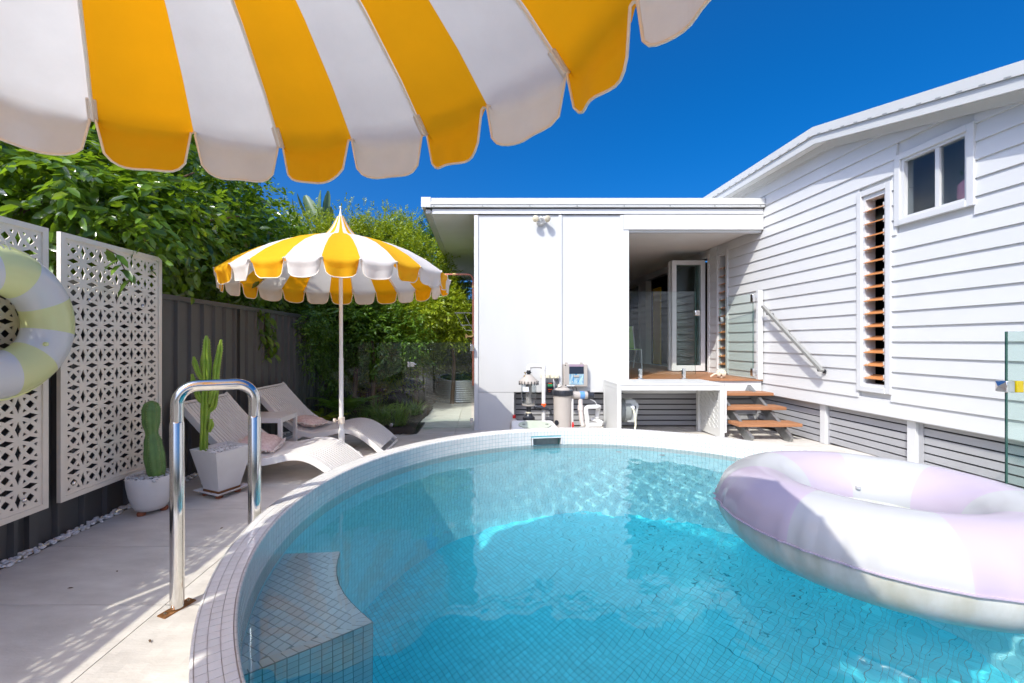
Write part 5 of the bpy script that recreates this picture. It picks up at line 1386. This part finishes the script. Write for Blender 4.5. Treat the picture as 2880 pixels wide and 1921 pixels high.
MB().box(XR(2841), XR(2861), YR-.035, YR-.012, 1.0, 1.075).obj('yellow_plate', M['gold'], l_, bevel=.003)
MB().add([(XR(2814.5), YR-.03, 1.005), (XR(2814.5), YR-.03, 1.07), (XR(2806), YR, 1.038), (XR(2814.5), YR+.03, 1.005), (XR(2814.5), YR+.03, 1.07)], [(0,2,1),(3,4,2),(1,2,4),(0,3,2)]).obj('striker', M['hard'], l_, smooth=False)
# drains
dr = thing('strip_drain', 'black strip drain let into the paving by the glass gate', 'drain', (-1.02, 6.45, gz(6.6)+.004), rz=radians(0))
MB().box(-.06,.06,0,.95,-.01,.004).obj('channel', M['blackp'], dr, smooth=False)
gd = MB()
for k in range(30): gd.box(-.05,.05,.01+k*.031,.028+k*.031,.0045,.008)
gd.obj('grate', M['blackp'], dr, smooth=False)
rd = thing('round_drain_cover', 'small round drain cover in the path behind the glass gate', 'drain', (-.86, 6.95, gz(7)))
MB().lathe([(0,.001),(.075,.001),(.08,.003),(.0,.005)], seg=28).obj('cover', M['sage'], rd)
# curved raised planter bed beyond the gate
cp = thing('curved_planter', 'curved ribbed steel planter ring beyond the glass gate', 'planter', (-.55, 10.6, -.08))
cpm = MB()
for i in range(10): cpm.lathe([(.80,.0+i*.05),(.812,.025+i*.05),(.80,.05+i*.05)], seg=48)
cpm = MB().lathe([(.80+(.012 if i % 2 else 0), i*.025) for i in range(22)]+[(.77,.525),(.77,.42),(.02,.42)], seg=56); cpm.obj('rim', M['metal'], cp, ang=20)
# ================================================================== PLANTS
def leaf_mesh(name, P, D, N_, L_, W_, m, parent, fold=.25, simple=False, kind='stuff', bend=.15):
    """leaves at P pointing along D with normal N_ : arrays"""
    n = len(P); D = D/np.linalg.norm(D, axis=1, keepdims=True); N_ = N_-(N_*D).sum(1, keepdims=True)*D; N_ /= np.linalg.norm(N_, axis=1, keepdims=True)+1e-9
    Sd = np.cross(D, N_); L_ = np.asarray(L_).reshape(-1, 1)*np.ones((n, 1)); W_ = np.asarray(W_).reshape(-1, 1)*np.ones((n, 1))
    def pt(u, s, h): return P+D*L_*u+Sd*W_*s+N_*(W_*h*fold-L_*bend*u*u)
    if simple:
        V = np.stack([pt(0,0,0), pt(.45,.5,.5), pt(1,0,0), pt(.45,-.5,.5)], 1); F_ = [(0,1,2),(0,2,3)]
    else:
        V = np.stack([pt(0,0,0), pt(.28,.42,.6), pt(.28,0,0), pt(.28,-.42,.6), pt(.66,.40,.5), pt(.66,0,0), pt(.66,-.40,.5), pt(1,0,0)], 1)
        F_ = [(0,1,2),(0,2,3),(1,4,5,2),(2,5,6,3),(4,7,5),(5,7,6)]
    nv = V.shape[1]; V = V.reshape(-1, 3); me = bpy.data.meshes.new(name); me.vertices.add(len(V)); me.vertices.foreach_set('co', V.ravel())
    lens = [len(f) for f in F_]; tot = sum(lens); base = (np.arange(n)*nv)[:, None]
    li = (base+np.array([i for f in F_ for i in f])[None, :]).ravel()
    me.loops.add(len(li)); me.loops.foreach_set('vertex_index', li.astype(np.int32))
    me.polygons.add(n*len(F_)); st = np.cumsum([0]+lens[:-1]); ls = ((np.arange(n)*tot)[:, None]+st[None, :]).ravel()
    me.polygons.foreach_set('loop_start', ls.astype(np.int32)); me.materials.append(m); me.update(calc_edges=True); me.validate()
    me.shade_smooth()
    o = bpy.data.objects.new(name, me); C.objects.link(o); o.parent = parent
    if kind: o['kind'] = kind
    return o
def crown(name, parent, ells, ntwig, per, L_, W_, m, droop=.35, twig=.28, simple=False, shell=.45, out=1.0, cut=None, tjit=.5, spread=.9, base=(0,0,0)):
    E_ = np.array(ells, float); vol = (E_[:,3]*E_[:,4]*E_[:,5])**(2/3); pr = vol/vol.sum()
    idx = rng.choice(len(E_), ntwig, p=pr); u = rng.normal(size=(ntwig, 3)); u /= np.linalg.norm(u, axis=1, keepdims=True)
    r = (shell+(1-shell)*rng.random((ntwig, 1)))**.6
    c = E_[idx, :3]; rad = E_[idx, 3:]
    lump = 1+.26*np.sin(u[:, :1]*7+idx[:, None]*2.1)*np.cos(u[:, 1:2]*6+u[:, 2:]*5+idx[:, None])
    P0 = c+u*rad*r*lump
    d = u*out+rng.normal(size=(ntwig, 3))*tjit; d[:, 2] -= droop; d /= np.linalg.norm(d, axis=1, keepdims=True)
    keep = np.ones(ntwig, bool)
    if cut is not None: keep = cut(P0)
    P0, d = P0[keep], d[keep]; n = len(P0)
    t = (np.arange(per)+.3)/per
    tl = twig*(.6+.8*rng.random((n, 1, 1)))
    P = P0[:, None, :]+d[:, None, :]*tl*t[None, :, None]; P[:, :, 2] -= (tl[:, :, 0]*t[None]**2)*droop*.5
    side = np.cross(d, np.array([0,0,1.0]))+rng.normal(size=(n, 3))*.15; side /= np.linalg.norm(side, axis=1, keepdims=True)
    sg = np.where(np.arange(per) % 2 == 0, 1, -1)[None, :, None]
    D = d[:, None, :]*.75+side[:, None, :]*sg*spread+rng.normal(size=(n, per, 3))*.22; D[:, :, 2] -= droop*.5
    N_ = np.array([0,0,1.0])+rng.normal(size=(n, per, 3))*.65+u[keep][:, None, :]*.35
    P = P.reshape(-1, 3)-np.array(base); D = D.reshape(-1, 3); N_ = N_.reshape(-1, 3); s = .65+.6*rng.random(len(P))
    return leaf_mesh('foliage' if name is None else name, P, D, N_, L_*s, W_*s, m, parent, simple=simple)
def trunk(parent, pts, rs, name='trunk', seg=10): return MB().tube(pts, rs, seg).obj(name, M['bark'], parent)

# the citrus-like tree over the fence
t = thing('overhanging_tree', 'large leafed dark green tree leaning over the charcoal fence and screens', 'tree', (-4.4, 4.6, -.1))
B = (-4.4, 4.6, -.1)
ells = [(-4.75,3.9,3.0,1.2,1.15,1.15), (-4.45,5.2,3.15,1.35,1.4,1.5), (-4.9,7.0,3.2,1.55,1.7,1.55), (-3.35,3.9,2.55,.75,1.0,.5), (-3.5,5.9,2.6,.75,1.2,.75), (-4.1,8.2,2.7,.95,1.1,1.0)]
def cutA(P): return (P[:,0] < -2.45) & (P[:,0] < -.41*P[:,1]+.0+.1*np.sin(P[:,2]*7)) & ((P[:,2] > 1.85) | (P[:,0] < -2.95))
crown('foliage', t, ells, 5200, 7, .115, .054, M['leafA'], droop=.45, twig=.32, cut=cutA, base=B)
crown('inner_foliage', t, [(a,b,c,d*.7,e*.7,f*.7) for a,b,c,d,e,f in ells], 1500, 6, .13, .065, M['leafA'], droop=.3, twig=.3, cut=cutA, base=B, shell=.2)
for (y, x) in ((3.4,-4.5), (5.0,-4.3), (7.2,-4.7)):
    trunk(t, [(x-B[0], y-B[1], 0), (x-B[0]+.1, y-B[1], 1.2), (x-B[0]-.1, y-B[1]+.2, 2.4), (x-B[0], y-B[1]+.4, 3.6)], [.10,.085,.06,.02])
    for q in range(7):
        a = random.uniform(-1.2, 1.2); z = random.uniform(1.3, 2.8); l = random.uniform(.9, 1.7)
        trunk(t, [(x-B[0], y-B[1]+.1, z), (x-B[0]+l*.5*cos(a), y-B[1]+l*.5*sin(a), z+.35), (x-B[0]+l*cos(a), y-B[1]+l*sin(a), z+.45)], [.035,.024,.008], 'branch', 7)
# hanging sprays over the fence
def spray(p, L_, n, lab):
    P, D, N_ = [], [], []; pts = []
    for i in range(n):
        f = i/(n-1); q = Vector((p[0]+.10*sin(f*2.5)+.02*sin(f*9), p[1]+.10*f, p[2]-L_*f)); pts.append(q)
        a = random.uniform(0, 6.28); P.append(q); D.append((cos(a)*.8, sin(a)*.8-.2, -.75)); N_.append((cos(a)*.4-.2, sin(a)*.4-.5, .75))
    o = leaf_mesh('hanging_leaves', np.array(P)-np.array(B), np.array(D), np.array(N_), rng.uniform(.10,.15,n), rng.uniform(.05,.065,n), M['leafC'], t)
    MB().tube([Vector(x)-Vector(B) for x in pts], .004, 5).obj('twig', M['bark'], t)
for (px, py, Y, L_, n) in ((625,850,5.3,.50,26), (640,845,5.35,.40,20), (700,850,5.5,.55,24), (725,860,5.6,.68,34), (745,870,5.7,.62,30), (690,860,5.5,.45,18), (815,880,7.0,.7,34), (840,900,7.2,.75,30), (60,655,2.95,.22,9), (300,700,3.1,.24,8)):
    v = at(px, py, Y); spray(tuple(v), L_, n, '')
# hedge
t = thing('lilly_pilly_hedge', 'dense yellow-green small leafed hedge behind the farther umbrella', 'hedge', (-2.6, 9.8, -.08)); B = (-2.6, 9.8, -.08)
hed = [(-3.9,9.3,2.5,1.15,.8,1.55), (-3.0,9.8,2.62,1.2,.8,1.6), (-3.5,9.5,2.95,.9,.6,.8), (-2.5,9.9,3.25,.9,.6,.85), (-2.0,10.0,2.5,1.1,.8,1.55), (-1.25,10.4,2.1,.85,.7,1.4), (-3.4,9.2,1.2,1.2,.8,1.1), (-2.0,9.6,1.2,1.1,.7,.95), (-.75,11.0,1.5,.7,.7,1.2)]
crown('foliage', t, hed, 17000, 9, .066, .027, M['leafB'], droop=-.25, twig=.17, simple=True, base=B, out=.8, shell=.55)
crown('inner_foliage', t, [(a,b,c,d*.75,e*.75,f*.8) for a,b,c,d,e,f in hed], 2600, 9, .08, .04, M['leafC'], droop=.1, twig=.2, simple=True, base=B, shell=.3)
for x in (-3.6, -2.7, -2.35, -1.5): trunk(t, [(x-B[0], 0, 0), (x-B[0]+.05, 0, 1.2), (x-B[0]-.1, .1, 2.6)], [.07,.06,.02])
# mid dark shrubs in front of the hedge
t = thing('dark_shrub', 'deep green loose shrub growing between fence and hedge behind the umbrella pole', 'shrub', (-2.5, 8.3, -.08)); B = (-2.5, 8.3, -.08)
crown('foliage', t, [(-2.9,8.0,1.75,.75,.6,.75), (-2.0,8.5,1.45,.9,.6,.75), (-2.55,8.3,2.1,.7,.5,.6)], 2600, 7, .085, .036, M['leafC'], droop=.3, twig=.22, base=B, shell=.4)
for x in (-2.9, -2.1, -2.45): trunk(t, [(x-B[0], 0, 0), (x-B[0]+.02, .05, 1.0), (x-B[0]-.05, 0, 1.9)], [.045,.04,.015])
t = thing('path_shrub', 'light green shrub hanging over the path beyond the glass gate', 'shrub', (-.7, 9.4, -.08)); B = (-.7, 9.4, -.08)
crown('foliage', t, [(-.85,9.4,2.05,.6,.5,.42), (-.45,9.9,1.9,.4,.4,.4), (-1.3,9.0,1.9,.45,.4,.35), (-.55,9.5,1.5,.3,.3,.2)], 1100, 7, .085, .034, M['leafB'], droop=.45, twig=.22, base=B, shell=.3)
trunk(t, [(.05,.3,0),(.1,.3,1.0),(-.1,.1,2.0)], [.05,.04,.015])
# darker trees far behind
for i, (lab, els, B, mt) in enumerate((('tall round dark green tree behind the hedge, left of the patio roof', [(-2.75,14.2,4.15,.95,.9,1.45), (-2.9,14.0,2.8,1.1,.8,1.2)], (-2.75,14.2,-.1), 'leafB'),
                           ('dark green tree partly hidden behind the patio roof corner', [(-1.65,14.6,4.0,.85,.8,1.35), (-1.3,14.2,2.7,.9,.7,1.2)], (-1.65,14.6,-.1), 'leafC'))):
    t = thing('background_tree', lab, 'tree', B)
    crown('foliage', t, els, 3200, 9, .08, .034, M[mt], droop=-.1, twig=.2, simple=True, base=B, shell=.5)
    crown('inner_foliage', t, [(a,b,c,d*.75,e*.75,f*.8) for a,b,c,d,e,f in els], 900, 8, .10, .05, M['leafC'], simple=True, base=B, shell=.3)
    trunk(t, [(0,0,0),(.05,0,2.2),(.1,.1,4.0)], [.12,.09,.02])
# giant strelitzia
def paddle(t, B, base, tip, width, face, n=10, splits=0):
    base, tip = Vector(base), Vector(tip); d = tip-base; s_ = d.cross(Vector(face)).normalized(); nm = s_.cross(d).normalized()
    mb = MB(); ncol = 6
    for i in range(n+1):
        u = i/n; c = base+d*u-nm*.18*d.length*u*u*.6; wdt = width*(sin(pi*min(1, u*.93+.05))**.55)*(1-.15*u)
        for j in range(-3, 4):
            v = j/3; jag = (random.uniform(-.05,.05) if abs(j) == 3 else 0)*width
            mb.v.append(tuple(c+s_*(v*wdt/2+jag)+nm*(abs(v)**1.5)*wdt*.22+nm*.006*sin(u*60)*abs(v)-Vector(B)))
    for i in range(n):
        for j in range(6): mb.f.append((i*7+j, i*7+j+1, (i+1)*7+j+1, (i+1)*7+j)); mb.m.append(0)
    lf = mb.obj('leaf', M['leafD'], t, ang=80)
    MB().tube([base-Vector(B)-nm*.004, base+d*.5-nm*.03*d.length-Vector(B)-nm*.006, tip-nm*.108*d.length-Vector(B)], [.022,.014,.004], 6).obj('midrib', M['leafD'], lf)
t = thing('giant_strelitzia', 'tall bird of paradise plant with big paddle leaves above the hedge', 'tropical plant', (-4.7, 12.0, -.1)); B = (-4.7, 12.0, -.1)
cr_ = at(882, 662, 12.0)
for (bx_, by_, tx, ty, wd, fx) in ((893,632,857,545,.36,(.3,-1,.2)), (905,628,893,534,.24,(-.7,-.7,.1)), (903,640,930,534,.26,(.8,-.6,.1)), (910,652,936,585,.30,(.9,-.5,.2)), (872,625,828,548,.28,(-.9,-.4,.2)), (865,660,800,590,.26,(-.5,-.8,.3)), (858,672,806,640,.34,(-.2,-.9,.4)), (900,650,900,600,.22,(.1,-1,.3)), (840,640,812,560,.18,(-.9,-.4,.1))):
    b_ = at(bx_, by_, 12.0); tp__ = at(tx, ty, 12.0+random.uniform(-.3,.3)); paddle(t, B, b_, tp__, wd, fx)
    MB().tube([cr_-Vector(B)+Vector((0,0,-.5)), (cr_+b_)/2-Vector(B), b_-Vector(B)], [.05,.035,.022], 7).obj('stalk', M['leafD'], t)
trunk(t, [(0,0,0), cr_-Vector(B)+Vector((0,0,-.4))], [.12,.10])
t = thing('small_strelitzia', 'tip of a second bird of paradise plant showing over the hedge', 'tropical plant', (-3.4, 12.6, -.1)); B = (-3.4, 12.6, -.1)
for (bx_, by_, tx, ty, wd, fx) in ((998,650,994,606,.20,(.1,-1,.3)), (1004,650,1008,615,.22,(.6,-.8,.3)), (1012,655,1022,628,.2,(.9,-.5,.3)), (992,655,984,625,.18,(-.7,-.7,.3))):
    paddle(t, B, at(bx_, by_, 12.6), at(tx, ty, 12.6), wd, fx, n=7)
trunk(t, [(0,0,0), at(1002,660,12.6)-Vector(B)], [.09,.07])
# garden bed plants behind the glass
def blades(t, B, centre, n, L_, w_, m, spread=1.0, name='blades', up=1.0):
    P, mb = [], MB()
    for i in range(n):
        a = random.uniform(0, 2*pi); lean = random.uniform(.15, 1.0)*spread; l = L_*random.uniform(.6, 1.1); c = Vector(centre)+Vector((random.gauss(0,.05), random.gauss(0,.05), 0))-Vector(B)
        d = Vector((cos(a), sin(a), 0)); s_ = Vector((-sin(a), cos(a), 0))*w_/2; b = len(mb.v)
        for k in range(6):
            u = k/5; p = c+d*(l*lean*u)+Vector((0,0,l*up*(u-.75*lean*u*u))); ww = (1-u)**.6; mb.v += [tuple(p-s_*ww), tuple(p+s_*ww)]
        for k in range(5): mb.f.append((b+2*k, b+2*k+1, b+2*k+3, b+2*k+2)); mb.m.append(0)
    return mb.obj(name, m, t, ang=80, kind='stuff')
spots = [(-1.32,6.85,150,.42,'strap leafed grass clump nearest the glass gate'), (-1.62,6.95,140,.48,'strap leafed grass clump behind the steel glass clamp'), (-1.95,7.1,120,.46,'strap leafed grass clump beside the umbrella pole'), (-1.45,7.5,130,.5,'arching grass clump in the second row by the path'), (-2.3,7.0,110,.42,'grass clump at the foot of the fern'), (-1.9,7.8,120,.5,'arching grass clump deep in the garden bed'), (-1.25,8.1,110,.45,'grass clump farthest along the path edge')]
for (x, y, n, l, lab) in spots:
    t = thing('grass_clump', lab, 'grass clump', (x, y, gz(y)), group='grass clumps in the garden bed'); blades(t, (x, y, gz(y)), (x, y, gz(y)+.03), n, l, .012, M['grass'])
def fern(name, lab, x, y, n, L_, lobes, lw, z0=.05, m='leafC'):
    t = thing(name, lab, 'fern', (x, y, gz(y)))
    for i in range(n):
        a = 2*pi*i/n+random.uniform(-.3,.3); l = L_*random.uniform(.75,1.1); mb = MB(); d = Vector((cos(a), sin(a), 0)); s_ = Vector((-sin(a), cos(a), 0)); rise = random.uniform(.7,1.1); prev = None
        pts = []
        for k in range(lobes+1):
            u = k/lobes; p = d*(l*.75*u)+Vector((0,0,z0+l*rise*(u-.62*u*u))); pts.append(p)
            if k > 1:
                wl = lw*sin(pi*min(1, .18+u*.82))*1.1; tn = (p-prev).normalized()
                for sg in (1, -1):
                    q = p+(s_*sg*.9+tn*.45).normalized()*wl-Vector((0,0,.18*wl)); hw_ = tn*(l/lobes*.38)
                    mb.add([p-hw_, p+hw_, q+hw_*.5, q-hw_*.3], [(0,1,2,3)])
            prev = p
        mb.tube(pts, .005, 5); mb.obj('frond', M[m], t, ang=60)
    return t
fern('philodendron', 'split leafed philodendron rising behind the glass next to the umbrella pole', -2.25, 7.25, 11, .85, 9, .17, z0=.15)
fern('sword_fern', 'low sword fern at the left end of the garden bed', -2.55, 6.75, 14, .6, 20, .06, m='leafB')
fern('sword_fern', 'sword fern between the grass clumps in the bed', -1.75, 7.35, 14, .62, 20, .065, m='leafC')
fern('sword_fern', 'shaded sword fern by the charcoal fence corner', -2.6, 7.9, 12, .7, 20, .07, m='leafC')
t = thing('climbing_creeper', 'small leafed creeper covering the charcoal fence behind the loungers', 'creeper', (-2.8, 7.6, 0)); B = (-2.8, 7.6, 0)
crown('foliage', t, [(-2.75,7.3,1.3,.12,.7,.55), (-2.72,8.1,1.0,.15,.8,.8), (-2.7,7.0,1.65,.15,.5,.25), (-2.6,9.2,1.2,.2,.8,.9)], 1700, 7, .05, .028, M['leafC'], droop=.5, twig=.16, base=B, shell=.1)
t = thing('planter_herbs', 'low leafy plants growing in the curved steel planter', 'shrub', (-.55, 10.6, .34)); B = (-.55, 10.6, .34)
crown('foliage', t, [(-.55,10.6,.50,.68,.68,.16)], 420, 7, .08, .035, M['leafB'], droop=0, twig=.18, base=B, shell=.2)
for (px, py, z, lab) in ((620, 1490, .433, 'tiny dry leaf on the pale coping tiles near the rear rail post'), (330, 1610, .004, 'small curled dry leaf on the shaded pavers left of the handrail'), (420, 1800, .004, 'dry leaf scrap on the sunlit paver by the pool rim'), (700, 1385, .004, 'brown leaf under the nearer lounger on the pavers')):
    fl3 = thing('fallen_leaf', lab, 'leaf', tuple(gp(px, py, z))); a = random.uniform(0, 6.28)
    leaf_mesh('blade', np.array([[0,0,.003]]), np.array([[cos(a),sin(a),.08]]), np.array([[0,0.1,1.0]]), [.026], [.011], M['bark'], fl3, kind=None)
# fallen leaves on pool rim and paving
fl2 = thing('fallen_leaf', 'single small brown leaf lying on the pale pavers near the handrail', 'leaf', tuple(gp(188, 1657)))
leaf_mesh('blade', np.array([[0,0,.004]]), np.array([[.9,.3,.05]]), np.array([[0,0,1.0]]), [.03], [.012], M['bark'], fl2, kind=None)
